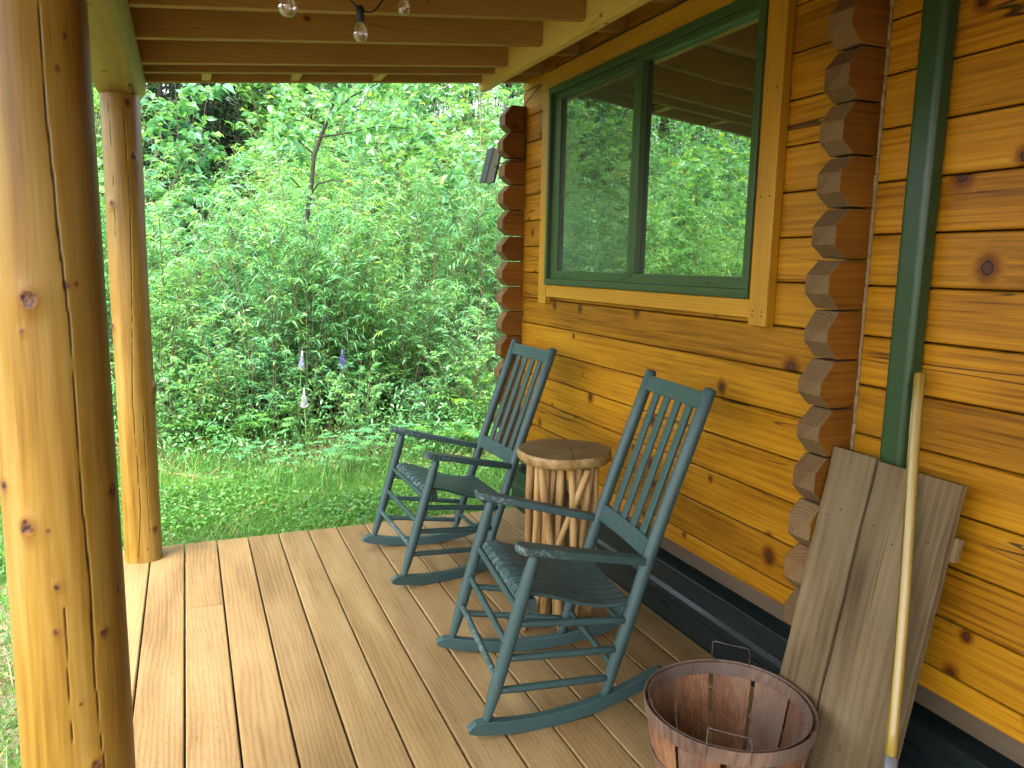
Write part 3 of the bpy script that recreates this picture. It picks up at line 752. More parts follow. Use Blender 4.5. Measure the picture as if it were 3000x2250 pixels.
for (u0, u1, r, fr) in tw:
    R0 = math.sqrt(max(.15 ** 2 - u0 ** 2, 0)) * fr; R1 = math.sqrt(max(.145 ** 2 - u1 ** 2, .0)) * fr
    if fr == -9: R0, R1 = .150, .125
    a, b = q(u1, R1), q(u0, R0); pts = []
    bx, by = random.uniform(-.012, .012), random.uniform(-.008, .008)
    for k in range(7):
        t = k / 6; p = a.lerp(b, t); sgn = math.sin(PI * t); w2 = math.sin(2 * PI * t)
        pts.append((p.x + bx * sgn + by * w2, p.y + by * sgn, .700 * t))
    mb = MB(); mb.tube(pts, [r * 1.22 * (.85 + .15 * math.sin(k * 1.7 + u0 * 60)) for k in range(7)], 10)
    mb.build('twig_leg', M['twig'], tb)

# ------------------------------------------------------------------ bushel basket
bk = empty('bushel_basket', (1.38, 1.62, 0)); tag(bk, 'weathered wooden bushel basket with wire handles in front of the leaning boards', 'basket')
NS = 11; HB = .282
def br(z): return .176 + .057 * (z / HB) ** .85 + .004 * math.sin(PI * z / HB)
for k in range(NS):
    a0 = 2 * PI * (k + .04 + random.uniform(-.02, .02)) / NS; a1 = 2 * PI * (k + .955 + random.uniform(-.03, .02)) / NS
    mb = MB(); nz, na = 9, 6; th = .004; vs = []; ro = random.uniform(-.0015, .0015)
    for sgn in (0, 1):
        for i in range(nz + 1):
            z = .006 + (HB - .012) * i / nz
            for j in range(na + 1):
                a = a0 + (a1 - a0) * j / na; r = br(z) + ro - sgn * th + .0012 * math.sin(j * PI / na)
                vs.append((r * math.cos(a), r * math.sin(a), z))
    W = na + 1; H2 = (nz + 1) * W; fs = []
    for i in range(nz):
        for j in range(na):
            p = i * W + j; fs += [(p, p + 1, p + W + 1, p + W), (H2 + p, H2 + p + W, H2 + p + W + 1, H2 + p + 1)]
    for i in range(nz):
        for j in (0, na): p = i * W + j; fs.append((p, p + W, H2 + p + W, H2 + p))
    for j in range(na):
        for i in (0, nz): p = i * W + j; fs.append((p, p + 1, H2 + p + 1, H2 + p))
    mb.add(vs, fs, smooth=False); mb.build('stave', M['stave'], bk)
def hoop(r0, z0, z1, th, name, a0=0, a1=2 * PI, wob=.001, dr=0):
    n = 72; vs = []
    for k in range(n + 1):
        a = a0 + (a1 - a0) * k / n; w = wob * math.sin(3 * a + z0 * 50)
        for (rr, z) in ((r0, z0), (r0 + dr, z1), (r0 + dr + th, z1), (r0 + th, z0)): vs.append(((rr + w) * math.cos(a), (rr + w) * math.sin(a), z + w))
    fs = [(k * 4 + j, k * 4 + 4 + j, k * 4 + 4 + (j + 1) % 4, k * 4 + (j + 1) % 4) for k in range(n) for j in range(4)]
    fs += [(0, 1, 2, 3), (n * 4 + 3, n * 4 + 2, n * 4 + 1, n * 4)]
    mb = MB(); mb.add(vs, fs); return mb.build(name, M['hoop'], bk, .0012)
hoop(br(HB - .04) + .0035, HB - .040, HB + .003, .0042, 'rim_hoop', .9, .9 + 2 * PI, dr=.004)
hoop(br(HB - .034) - .0115, HB - .036, HB + .001, .0038, 'rim_hoop', -1.1, -1.1 + 2 * PI, dr=.005)
hoop(br(.13) + .003, .122, .140, .003, 'middle_hoop', 2., 2 + 2 * PI, dr=.002)
hoop(br(.01) + .003, .004, .03, .004, 'base_hoop', dr=.003)
mb = MB()
for k in range(5):
    y = -.17 + k * .069; w = math.sqrt(max(.168 ** 2 - max(abs(y), abs(y + .065)) ** 2, .001)); mb.box(-w, w, y, y + .065, .008, .016)
mb.build('basket_floor', M['stave'], bk)
for a0, a1, lean in ((math.radians(64), math.radians(37), .004), (math.radians(218), math.radians(245), -.035)):
    R = .243; hgt = .062 if lean > 0 else .05
    P0 = Vector((R * math.cos(a0), R * math.sin(a0), HB - .02)); P1 = Vector((R * math.cos(a1), R * math.sin(a1), HB - .02))
    f = lambda p, h: Vector((p.x * (1 + lean * h / .05), p.y * (1 + lean * h / .05), HB + h))
    i0 = Vector((P0.x * .93, P0.y * .93, HB - .028)); i1 = Vector((P1.x * .93, P1.y * .93, HB - .028))
    tp0, tp1 = f(P0, hgt), f(P1, hgt * .85)
    pts = [i0, Vector((P0.x * .955, P0.y * .955, HB + .006)), P0, Vector((P0.x, P0.y, HB - .03)), P0 * 1.005, f(P0, hgt * .5), tp0.lerp(f(P0, hgt * .9), .7), tp0.lerp(tp1, .06), tp0.lerp(tp1, .5) + Vector((0, 0, -.002)), tp0.lerp(tp1, .94), f(P1, hgt * .5), P1, Vector((P1.x, P1.y, HB - .03))]
    mb = MB(); mb.tube(pts[2:], .0013, 6); mb.tube([P1, Vector((P1.x * .955, P1.y * .955, HB + .006)), i1], .0013, 6); mb.tube(pts[:3], .0013, 6)
    mb.build('wire_handle', M['iron'], bk)

# ------------------------------------------------------------------ weathered boards leaning on the wall
bd = empty('board_panel', (1.58, 1.5, 0)); tag(bd, 'panel of grey weathered boards leaning on the log wall behind the basket', 'boards')
bd.rotation_euler = (0, math.atan(.2), 0)
Lb = .98 * math.sqrt(1.04)
for (y0, y1, dz) in ((1.545, 1.70, .004), (1.278, 1.535, -.002)):
    mb = MB(); n = 22; vs = []
    for i in range(n + 1):
        z = (Lb + dz) * i / n; e0 = .0012 * math.sin(z * 17 + y0 * 9) + .0008 * math.sin(z * 41); e1 = .0012 * math.sin(z * 13 + y1 * 7) + .0008 * math.sin(z * 37 + 2)
        for (x, y) in ((0, y0 - 1.5 + e0), (0, y1 - 1.5 + e1), (.022, y1 - 1.5 + e1), (.022, y0 - 1.5 + e0)): vs.append((x, y, z))
    fs = [(0, 1, 2, 3), (n * 4, n * 4 + 3, n * 4 + 2, n * 4 + 1)] + [(i * 4 + j, i * 4 + 4 + j, i * 4 + 4 + (j + 1) % 4, i * 4 + (j + 1) % 4) for i in range(n) for j in range(4)]
    mb.add(vs, fs); mb.build('board', M['board'], bd, .002)
for z in (.10, .80):
    mb = MB(); mb.box(.0225, .0445, -.232, .19, z, z + .062); mb.build('batten', M['board'], bd, .002)
mb = MB()
for (y, z) in ((.17, .80), (.12, .83), (.0, .82), (-.07, .79), (-.17, .83), (.15, .13), (-.02, .14), (-.18, .12)): mb.tube([(.001, y, z), (-.0007, y, z)], .0028, 8)
mb.build('nail_heads', M['nail'], bd)

# ------------------------------------------------------------------ long yellow tool handle
tl = empty('garden_tool', (1.497, 1.167, 0)); tag(tl, 'long worn yellow tool handle leaning across the grey boards', 'tool')
A = Vector((1.815, 1.462, 1.237)); B = Vector((1.497, 1.167, 0)); QT = (A - B).to_track_quat('Z', 'Y'); tl.rotation_euler = QT.to_euler(); dv = Vector((0, 0, (A - B).length)); QI = QT.inverted(); dw = A - B
mb = MB(); mb.tube([(dv * t) + Vector((.002 * math.sin(t * 9), 0, 0)) for t in np.linspace(.235, 1, 14)], .0142, 14, roundcap=True); mb.build('handle', M['yellow'], tl)
mb = MB(); mb.tube([dv * t for t in (.13, .18, .25)], [.0125, .0155, .0165], 14); mb.build('ferrule', M['ferrule'], tl)
mb = MB(); nrm = dw.normalized(); sd = Vector((.6, -.8, 0))
sd = (sd - nrm * sd.dot(nrm)).normalized(); cr = nrm.cross(sd)
vs = []
for i in range(8):
    t = .16 - .16 * i / 7; w = (.03, .08, .085, .086, .085, .08, .06, .02)[i]
    for j in range(5):
        u = (j - 2) / 2; vs.append(dw * t + sd * (u * w) + cr * (.012 * (1 - u * u)))
for p in list(vs): vs.append(p + cr * .002)
fs = [(i * 5 + j, i * 5 + j + 1, i * 5 + j + 6, i * 5 + j + 5) for i in range(7) for j in range(4)]
fs += [tuple(40 + x for x in f[::-1]) for f in fs]
vs = [QI @ Vector((p.x, p.y, max(p.z, .003))) for p in vs]
mb.add(vs, fs, smooth=True); mb.build('blade', M['ferrule'], tl)

# ------------------------------------------------------------------ string of bulbs under the joists
sl = empty('string_light', (.466, 2.2, 2.3)); tag(sl, 'string of clear globe bulbs on a black cord hung below the joists', 'string light')
so = Vector((.466, 2.2, 2.3))
bulbs = [Vector((.233, 1.88, 2.124)), Vector((.464, 2.2, 2.178)), Vector((.679, 2.55, 2.371))]
ctl = [Vector((-.02, 1.60, 2.16)), Vector((.10, 1.72, 2.125)), bulbs[0], Vector((.30, 1.98, 2.21)), Vector((.355, 2.06, 2.197)), bulbs[1], Vector((.53, 2.31, 2.215)), Vector((.61, 2.43, 2.325)), bulbs[2], Vector((.78, 2.72, 2.408)), Vector((.86, 2.86, 2.434))]
cpts = []
for i in range(len(ctl) - 1):
    p0, p1, p2, p3 = ctl[max(i - 1, 0)], ctl[i], ctl[i + 1], ctl[min(i + 2, len(ctl) - 1)]
    for k in range(6):
        t = k / 6; cpts.append(.5 * ((2 * p1) + (p2 - p0) * t + (2 * p0 - 5 * p1 + 4 * p2 - p3) * t * t + (3 * p1 - p0 - 3 * p2 + p3) * t ** 3) - so)
mb = MB(); mb.tube(cpts, .0027, 8); mb.build('cord', M['black'], sl)
for b in bulbs:
    p = b - so
    mb = MB(); mb.tube([p + Vector((0, 0, .008)), p + Vector((0, 0, .004)), p + Vector((0, 0, -.012)), p + Vector((0, 0, -.030)), p + Vector((0, 0, -.034))], [.006, .0105, .0105, .011, .010], 14)
    sk = mb.build('lamp_socket', M['black'], sl)
    mb = MB(); prof = [(-.031, .0085), (-.038, .0095), (-.044, .0135), (-.052, .0185), (-.060, .0208), (-.068, .0206), (-.076, .0175), (-.082, .0115), (-.0845, .004)]
    mb.tube([p + Vector((0, 0, z)) for z, _ in prof], [r for _, r in prof], 20); mb.build('bulb', M['bulb'], sk)

# ------------------------------------------------------------------ panel light at the far corner and its cable
pl = empty('panel_light', (1.745, 4.50, 2.1)); tag(pl, 'small tilted grey panel light sticking out behind the far log corner', 'light')
mb = MB(); sh = Matrix.Shear('XY', 4, (.22, 0)) if False else Matrix.Identity(4)
vs = [(x + z * .24, y, z) for x in (-.024, .024) for y in (-.03, .07) for z in (-.102, .102)]
mb.add(vs, [(0, 1, 3, 2), (4, 6, 7, 5), (0, 4, 5, 1), (2, 3, 7, 6), (0, 2, 6, 4), (1, 5, 7, 3)]); mb.build('panel', M['panel'], pl, .003)
mb = MB()
vs = [(x + z * .24, y, z) for x in (.0245, .034) for y in (-.035, .075) for z in (-.105, .105)]
mb.add(vs, [(0, 1, 3, 2), (4, 6, 7, 5), (0, 4, 5, 1), (2, 3, 7, 6), (0, 2, 6, 4), (1, 5, 7, 3)])
vs = [(x + z * .24, y, z) for x in (-.0295, -.0245) for y in (-.033, .075) for z in (-.105, .105)]
mb.add(vs, [(0, 1, 3, 2), (4, 6, 7, 5), (0, 4, 5, 1), (2, 3, 7, 6), (0, 2, 6, 4), (1, 5, 7, 3)])
mb.build('casing', M['black'], pl, .002)
mb = MB(); mb.tube([(.03, .0, -.01), (.06, -.03, -.02), (.075, -.155, -.02)], .007, 8); mb.build('bracket', M['black'], pl)
cbm = MB()
cbm.tube([(1.826, 2.3, 2.527), (1.828, 3.1, 2.529), (1.829, 3.95, 2.523), (1.84, 3.975, 2.50), (1.852, 4.06, 2.485), (1.85, 4.15, 2.462), (1.845, 4.215, 2.43), (1.838, 4.238, 2.40), (1.838, 4.242, 2.33), (1.848, 4.243, 2.25), (1.85, 4.242, 2.16), (1.846, 4.243, 2.115), (1.82, 4.245, 2.097), (1.76, 4.246, 2.094), (1.738, 4.27, 2.094), (1.735, 4.36, 2.093), (1.755, 4.48, 2.09)], .003, 8)
tag(cbm.build('power_cable', M['black']), 'thin black cable running from the window trim down the far log corner', 'cable')

# ------------------------------------------------------------------ ground: flat turf, then a bank rising behind it
def yb(x): return 6.55 - .24 * np.clip(x, -6, 1.7)
def gz(x, y):
    x = np.asarray(x, float); y = np.asarray(y, float)
    s = y - yb(x)
    r = np.where(s > 0, .42 * s - .34 * (1 - np.exp(-s / .8)) * .6, 0)
    r = np.minimum(r, 5.5)
    return -.115 + r + .018 * np.sin(x * 3.1 + y * 1.7) * np.sin(y * 2.3 - x) - .05 * np.exp(-((s + .1) / .35) ** 2)
def ground():
    gx = np.concatenate([np.linspace(-60, -8, 14)[:-1], np.linspace(-8, 8, 130), np.linspace(8, 60, 14)[1:]])
    gy = np.concatenate([np.linspace(-60, -4, 14)[:-1], np.linspace(-4, 14, 130), np.linspace(14, 90, 16)[1:]])
    X, Y = np.meshgrid(gx, gy); Z = gz(X, Y)
    V = np.stack([X, Y, Z], -1).reshape(-1, 3); w = len(gx)
    i = np.arange(len(gy) - 1)[:, None] * w; j = np.arange(w - 1)[None, :]
    F = np.stack([i + j, i + j + 1, i + w + j + 1, i + w + j], -1).reshape(-1, 4)
    o = tri_mesh('ground', V, F, M['ground']); tag(o, kind='structure')
ground()

# ------------------------------------------------------------------ leaves
def norm(a): return a / np.maximum(np.linalg.norm(a, axis=-1, keepdims=True), 1e-9)
class Leaves:
    def __init__(s): s.V = []; s.T = []; s.K = []; s.n = 0
    def put(s, P, Dr, L, W, tint, up=None, droop=.18, fold=.25, shape='lance', rg=RNG):
        """P base points, Dr directions, L lengths, W half widths"""
        n = len(P)
        if n == 0: return
        P = np.asarray(P, float); Dr = norm(np.asarray(Dr, float)); L = np.broadcast_to(L, (n,))[:, None]; W = np.broadcast_to(W, (n,))[:, None]
        if up is None:
            up = np.array([0, 0, 1.]) + rg.normal(0, .55, (n, 3))
        S = norm(np.cross(Dr, up)); N = np.cross(S, Dr)
        dr = np.broadcast_to(np.asarray(droop), (n,))[:, None] * L
        def pt(t, w, h): return P + Dr * L * t + S * W * w + N * (W * h) - np.array([0, 0, 1.]) * dr * t * t
        if shape == 'lance':
            vs = [pt(0, 0, 0), pt(.38, 1, fold), pt(.42, 0, -fold * .4), pt(.38, -1, fold), pt(1, 0, 0)]
            tri = [(0, 2, 1), (0, 3, 2), (1, 2, 4), (2, 3, 4)]
        elif shape == 'blade':
            vs = [pt(0, .8, 0), pt(0, -.8, 0), pt(.5, 1, 0), pt(.5, -1, 0), pt(1, 0, 0)]
            tri = [(0, 1, 2), (1, 3, 2), (2, 3, 4)]
        else:
            vs = [pt(0, 0, 0), pt(.28, .92, fold * .6), pt(.30, 0, -.1), pt(.28, -.92, fold * .6), pt(.62, .85, fold * .5), pt(.64, 0, -.1), pt(.62, -.85, fold * .5), pt(1, 0, -.2)]
            tri = [(0, 2, 1), (0, 3, 2), (1, 2, 4), (2, 5, 4), (2, 3, 5), (3, 6, 5), (4, 5, 7), (5, 6, 7)]
        m = len(vs)
        V = np.stack(vs, 1).reshape(-1, 3)
        T = (np.arange(n)[:, None, None] * m + np.array(tri)[None]).reshape(-1, 3) + s.n
        s.V.append(V); s.T.append(T); s.K.append(np.repeat(np.clip(np.broadcast_to(tint, (n,)), 0, 1), m)); s.n += n * m
    def build(s, name, mat, parent=None):
        return tri_mesh(name, np.concatenate(s.V), np.concatenate(s.T), mat, parent, dict(tint=np.concatenate(s.K)), smooth=False)

def bez(p0, p1, p2, n):
    t = np.linspace(0, 1, n)[:, None]
    return (1 - t) ** 2 * p0 + 2 * t * (1 - t) * p1 + t * t * p2

def make_shrub(name, seed, height, spread, nstem, ntwig, nleaf, leaf, mat, label, cat, group, tint0=.5, low=.10, droop=.35, twl=(.22, .5), shape='lance'):
    rg = np.random.default_rng(seed)
    root = empty(name); tag(root, label, cat, group)
    mb = MB(); LV = Leaves(); tips = 0
    for i in range(nstem):
        a = 2 * PI * (i + rg.uniform(-.3, .3)) / nstem; h = height * rg.uniform(.6, 1.0); sp = spread * rg.uniform(.25, 1.0)
        p0 = np.array([.10 * math.cos(a), .10 * math.sin(a), -.12]); p2 = np.array([sp * math.cos(a), sp * math.sin(a), h])
        p1 = p0 * .4 + p2 * .5 + np.array([-.25 * sp * math.cos(a), -.25 * sp * math.sin(a), .16 * h]) + rg.normal(0, .06, 3)
        c = bez(p0, p1, p2, 9)
        r0 = .006 + .006 * rg.random() * height / 2
        mb.tube([tuple(p) for p in c], np.linspace(r0, .0018, 9), 5)
        stem_t = tint0 + rg.normal(0, .12)
        for j in range(ntwig):
            t = low + (1 - low) * (j + rg.random()) / ntwig
            k = t * 8; i0 = min(int(k), 7); b = c[i0] + (c[i0 + 1] - c[i0]) * (k - i0); tan = norm(c[i0 + 1] - c[i0])
            az = rg.uniform(0, 2 * PI); dv = np.array([math.cos(az), math.sin(az), rg.uniform(-.1, .75)]) + tan * .5
            dv = norm(dv); tl = rg.uniform(*twl) * (1.15 - .55 * t)
            e = b + dv * tl - np.array([0, 0, .12 * tl])
            m = (b + e) / 2 + np.array([0, 0, .12 * tl]); tc = bez(b, m, e, 5)
            mb.tube([tuple(p) for p in tc[::2]], [.0022, .0016, .0009], 3, caps=False)
            nl = max(4, int(nleaf * rg.uniform(.7, 1.3)))
            u = (np.arange(nl) + rg.uniform(.1, .9, nl)) / nl; u = .12 + .88 * u
            kk = u * 4; ii = np.minimum(kk.astype(int), 3); P = tc[ii] + (tc[ii + 1] - tc[ii]) * (kk - ii)[:, None]; tg = norm(tc[ii + 1] - tc[ii])
            sidev = norm(np.cross(tg, np.array([0, 0, 1.]) + rg.normal(0, .25, (nl, 3))))
            sgn = np.where(np.arange(nl) % 2 == 0, 1, -1)[:, None]
            dr = tg * rg.uniform(.35, .9, (nl, 1)) + sidev * sgn * rg.uniform(.5, 1.0, (nl, 1)) + np.array([0, 0, 1.]) * rg.normal(.0, .28, (nl, 1))
            L = leaf[0] * rg.uniform(.6, 1.2, nl); 
            LV.put(P, dr, L, leaf[1] * L / leaf[0] * rg.uniform(.8, 1.2, nl), stem_t + rg.normal(0, .23, nl) + .22 * (u - .5), droop=droop * rg.uniform(.4, 1.6, nl), rg=rg, shape=shape)
    LV.build('foliage', M[mat], root)
    mb.build('branches', M['stem'], root)
    return root

WL = 'dense light green willow shrub with narrow drooping leaves on the bank'
protos = [
    make_shrub('willow_shrub', 21, 2.3, .85, 11, 20, 17, (.085, .0075), 'willow', WL, 'shrub', 'willow shrubs on the bank', .50),
    make_shrub('willow_shrub', 22, 2.0, .95, 12, 18, 17, (.075, .0080), 'willow', WL, 'shrub', 'willow shrubs on the bank', .62, droop=.25),
    make_shrub('willow_shrub', 23, 2.6, .75, 10, 22, 18, (.095, .0075), 'willow', WL, 'shrub', 'willow shrubs on the bank', .40, droop=.5),
    make_shrub('willow_shrub', 24, 1.7, .80, 12, 16, 18, (.070, .0085), 'willow', WL, 'shrub', 'willow shrubs on the bank', .70),
]
BL = 'tall young sapling with broad glossy leaves, some turning yellow, on the bank'
broads = [
    make_shrub('broadleaf_sapling', 31, 3.0, .95, 6, 22, 13, (.085, .026), 'broad', BL, 'sapling', 'broad leaved saplings on the bank', .5, low=.3, twl=(.3, .7), droop=.3, shape='broad'),
    make_shrub('broadleaf_sapling', 32, 2.4, .8, 6, 18, 13, (.095, .030), 'broad', BL, 'sapling', 'broad leaved saplings on the bank', .42, low=.25, twl=(.25, .55), droop=.35, shape='broad'),
]
LL = 'low leafy green bush at the foot of the bank beside the lawn'
lows = [
    make_shrub('low_bush', 41, .95, .60, 14, 11, 15, (.055, .0085), 'willow', LL, 'bush', 'low bushes along the edge of the lawn', .55, low=.1, twl=(.12, .3), droop=.2),
    make_shrub('low_bush', 42, .75, .55, 14, 10, 13, (.05, .012), 'broad', LL, 'bush', 'low bushes along the edge of the lawn', .40, low=.1, twl=(.12, .28), droop=.2, shape='broad'),
]
used = set()
def place(proto, x, y, sc, rz, sink=0):
    o = proto if proto.name not in used else copy_tree(proto)
    used.add(proto.name)
    o.location = (x, y, float(gz(x, y)) - sink); o.rotation_euler = (0, 0, rz); o.scale = (sc, sc, sc * random.uniform(.92, 1.08))
    return o
rr = random.Random(5)
rows = [(.42, .5, 'l', -3.4, 2.9), (.8, .55, 'lw', -4, 3.0), (1.15, .6, 'w', -4.6, 3.3), (1.95, .85, 'wwb', -5, 3.6), (2.8, .95, 'wwb', -5.6, 4.0), (3.8, 1.0, 'wb', -6.4, 4.4), (5.0, 1.1, 'wb', -7.4, 5.0), (6.5, 1.2, 'wb', -8.5, 5.8), (8.2, 1.2, 'wb', -9.5, 6.2), (10.2, 1.2, 'wb', -11, 7.4), (12.4, 1.3, 'b', -12, 8.2), (14.5, 1.3, 'b', -7, 9)]
for ri, (s_, dx, kinds, xa, xb) in enumerate(rows):
    x = xa + rr.uniform(0, dx)
    while x < xb:
        xx = x + rr.uniform(-.22, .22) * dx; k = rr.choice(kinds); yy = float(yb(xx)) + s_ + rr.uniform(-.25, .25) * dx
        if k == 'b' and xx < .3 and rr.random() < .5: k = 'w'
        # the dark hollow to the left, under the roof edge
        if ri >= 5 and -.36 < xx - .01 * (yy - 8) < .36:
            x += dx; continue
        sc = {'l': rr.uniform(.6, 1.05), 'w': rr.uniform(.62, .9) if ri < 2 else rr.uniform(.85, 1.2), 'b': rr.uniform(.85, 1.2)}[k] * (1 + .07 * max(ri - 3, 0))
        place(rr.choice({'l': lows, 'w': protos, 'b': broads}[k]), xx, yy, sc, rr.uniform(0, 6.28))
        x += dx

for (x_, y_, sc_) in ((.93, 6.85, .92), (.66, 6.9, .9), (1.2, 6.95, .9), (.99, 7.02, .95), (.40, 6.95, .8)): place(protos[int(x_ * 10) % 3], x_, y_, sc_, rr.uniform(0, 6))
# the dark stemmed young tree leaning in front of the saplings
ty = 7.25
def tp(u, v, dy=0):
    """a point of the tree given by its place across (m) and height (m)"""
    return np.array([u, ty + dy, v])
tree = empty('leaning_tree', (.80, ty, float(gz(.8, ty)))); tag(tree, 'slender dark stemmed tree leaning right, with crooked side limbs', 'tree')
to = np.array([.80, ty, float(gz(.8, ty))])
trunk = [tp(.80, gz(.8, ty) - .1), tp(.86, .7, .03), tp(.96, 1.35, .02), tp(1.04, 1.95), tp(1.075, 2.18), tp(1.10, 2.42), tp(1.17, 2.62), tp(1.25, 2.80), tp(1.33, 3.1, .05), tp(1.46, 3.5, .1), tp(1.52, 3.9, .1)]
mb = MB(); mb.tube([tuple(p - to) for p in trunk], [.027, .025, .023, .021, .019, .0175, .0165, .015, .012, .008, .004], 9); mb.build('trunk', M['bark'], tree)
limbs = [[tp(1.055, 2.07), tp(.97, 2.15, -.03), tp(.86, 2.26, -.06), tp(.80, 2.31, -.08)], [tp(1.07, 2.10), tp(1.13, 2.19, -.03), tp(1.25, 2.23, -.06), tp(1.38, 2.21, -.1), tp(1.50, 2.13, -.13)],
         [tp(1.25, 2.80), tp(1.42, 2.95, -.15), tp(1.62, 3.05, -.3), tp(1.8, 3.1, -.4)], [tp(1.33, 3.1, .05), tp(1.15, 3.3, -.1), tp(.95, 3.4, -.2)], [tp(1.15, 2.6), tp(1.35, 2.62, -.2), tp(1.6, 2.68, -.35), tp(1.85, 2.66, -.5)],
         [tp(1.1, 2.45), tp(.98, 2.6, .2), tp(.85, 2.8, .3)], [tp(1.46, 3.5, .1), tp(1.7, 3.6, -.1), tp(1.95, 3.6, -.2)]]
LV = Leaves(); rg = np.random.default_rng(77)
for li, l in enumerate(limbs):
    mb = MB(); mb.tube([tuple(p - to) for p in l], np.linspace(.009, .003, len(l)), 6); mb.build('limb', M['bark'], tree)
    a = np.array(l) - to
    for j in range(0 if li < 2 else 34):
        t = rg.uniform(.2, 1) * (len(a) - 1); i0 = min(int(t), len(a) - 2); b = a[i0] + (a[i0 + 1] - a[i0]) * (t - i0)
        e = b + norm(rg.normal(0, 1, 3) + np.array([0, 0, .3])) * rg.uniform(.12, .38); n = 8
        P = b + (e - b) * np.linspace(.2, 1, n)[:, None]
        LV.put(P, (e - b) / np.linalg.norm(e - b) * .6 + rg.normal(0, .6, (n, 3)), rg.uniform(.05, .085, n), rg.uniform(.017, .026, n), .55 + rg.normal(0, .22, n), droop=.3, shape='broad', rg=rg)
LV.build('foliage', M['broad'], tree)

# ------------------------------------------------------------------ ferns, lupins
def make_fern(seed, nf, ln):
    rg = np.random.default_rng(seed); root = empty('fern'); tag(root, 'bright green fern with feathery fronds at the foot of the willows', 'fern', 'ferns at the edge of the lawn')
    LV = Leaves(); mb = MB()
    for i in range(nf):
        a = 2 * PI * (i + rg.uniform(-.3, .3)) / nf; L = ln * rg.uniform(.7, 1.1); dv = np.array([math.cos(a), math.sin(a), 0])
        c = bez(np.zeros(3), dv * L * .35 + np.array([0, 0, L * .7]), dv * L * .85 + np.array([0, 0, L * .55]), 16)
        mb.tube([tuple(p) for p in c[::3]], np.linspace(.003, .001, 6), 4, caps=False)
        tg = norm(np.gradient(c, axis=0)); sd = norm(np.cross(tg, [0, 0, 1.]))
        for s_ in (1, -1):
            u = np.arange(3, 16); w = np.sin(np.linspace(.5, PI, 13)) * .13 * ln / .6 + .012
            LV.put(c[u], sd[u] * s_ + tg[u] * .45 + rg.normal(0, .06, (13, 3)), w, .0125 * ln / .6 + np.zeros(13), .5 + rg.normal(0, .15) + rg.normal(0, .06, 13), up=np.cross(sd[u], tg[u]) + rg.normal(0, .15, (13, 3)), droop=.15, shape='lance', rg=rg)
    LV.build('fronds', M['fern'], root); mb.build('stalks', M['gstem'], root); return root
ferns = [make_fern(51, 9, .55), make_fern(52, 7, .7)]
for (x, s_, sc) in ((-.05, .62, .8), (.30, .55, .9), (.58, .75, .8), (2.0, .35, .8), (2.3, .3, .9), (2.45, .6, 1.0), (-1.0, .6, .9)):
    place(rr.choice(ferns), x, float(yb(x)) + s_ - .25, sc, rr.uniform(0, 6))

def palmate(LV, c, r, rg, tilt):
    n = 9
    for k in range(n):
        a = 2 * PI * k / n; d = np.array([math.cos(a), math.sin(a), .25]) + tilt
        LV.put(c[None], d[None], r * rg.uniform(.85, 1.1), r * .13, .5 + rg.normal(0, .2), up=np.array([[0, 0, 1.]]) - .2 * d[None], droop=.25, rg=rg)
def make_lupin(seed, flower, name, label, group, mat='petal'):
    rg = np.random.default_rng(seed); root = empty(name); tag(root, label, 'flower' if flower else 'plant', group)
    LV = Leaves(); mb = MB()
    for i in range(9):
        a = rg.uniform(0, 6.28); h = rg.uniform(.12, .38); R = rg.uniform(.08, .24); e = np.array([R * math.cos(a), R * math.sin(a), h])
        mb.tube([(0, 0, 0), tuple(e * [.4, .4, .6]), tuple(e)], [.003, .0025, .002], 4, caps=False)
        palmate(LV, e, rg.uniform(.055, .085), rg, np.array([math.cos(a), math.sin(a), 0]) * .35)
    LV.build('leaves', M['lupin'], root)
    if flower:
        mb.tube([(0, 0, 0), (.01, 0, .2), (.0, .01, flower)], [.004, .0035, .003], 5)
        mb.build('stalks', M['gstem'], root)
        F = Leaves(); H = .17; nw = 17
        for k in range(nw):
            t = k / (nw - 1); z = flower - .03 + H * t; R = .024 * (1 - t) ** .8 + .004
            for j in range(7):
                a = 2 * PI * (j + .5 * (k % 2)) / 7; d = np.array([math.cos(a), math.sin(a), .5 + t])
                F.put(np.array([[0, .01, z]]), d[None], R * 1.5, .009 * (1 - .6 * t), (.25 + .35 * rg.random() if t < .75 else .95), droop=-.1, rg=rg)
        F.build('flower_spike', M[mat], root)
    else: mb.build('stalks', M['gstem'], root)
    return root
def at_px(o, x, y, z=None):
    o.location = (x, y, float(gz(x, y)))
l1 = make_lupin(61, .66, 'lupin', 'deep violet lupin spike in front of a dark gap in the shrubs', 'lupins at the edge of the lawn'); at_px(l1, 1.215, 6.60)
l2 = make_lupin(62, .45, 'lupin', 'pale blue lupin spike, lowest and nearest the lawn of the three', 'lupins at the edge of the lawn', 'petal_pale'); at_px(l2, .862, 6.42)
l3 = make_lupin(63, .68, 'lupin', 'faded mauve lupin spike leaning over, left of the violet one', 'lupins at the edge of the lawn', 'petal_pale'); at_px(l3, .81, 6.62); l3.rotation_euler = (0, math.radians(5), 0)
lp = [make_lupin(64 + i, 0, 'lupin_plant', 'lupin plant without flowers, round fingered leaves beside the lawn', 'leafy lupins beside the lawn') for i in range(2)]
for (x, s_, sc) in ((.2, .25, 1.), (.55, .3, 1.1), (1.75, .2, 1.), (2.3, -.15, .9), (1.6, -.2, .8), (.92, -.55, 1.), (1.12, -.38, 1.1), (.72, -.6, .8), (1.35, -.1, 1.), (1.5, .05, 1.1), (2.05, .0, 1.), (1.05, -.75, .9), (.3, -.2, .8)):
    place(rr.choice(lp), x, float(yb(x)) + s_, sc, rr.uniform(0, 6))

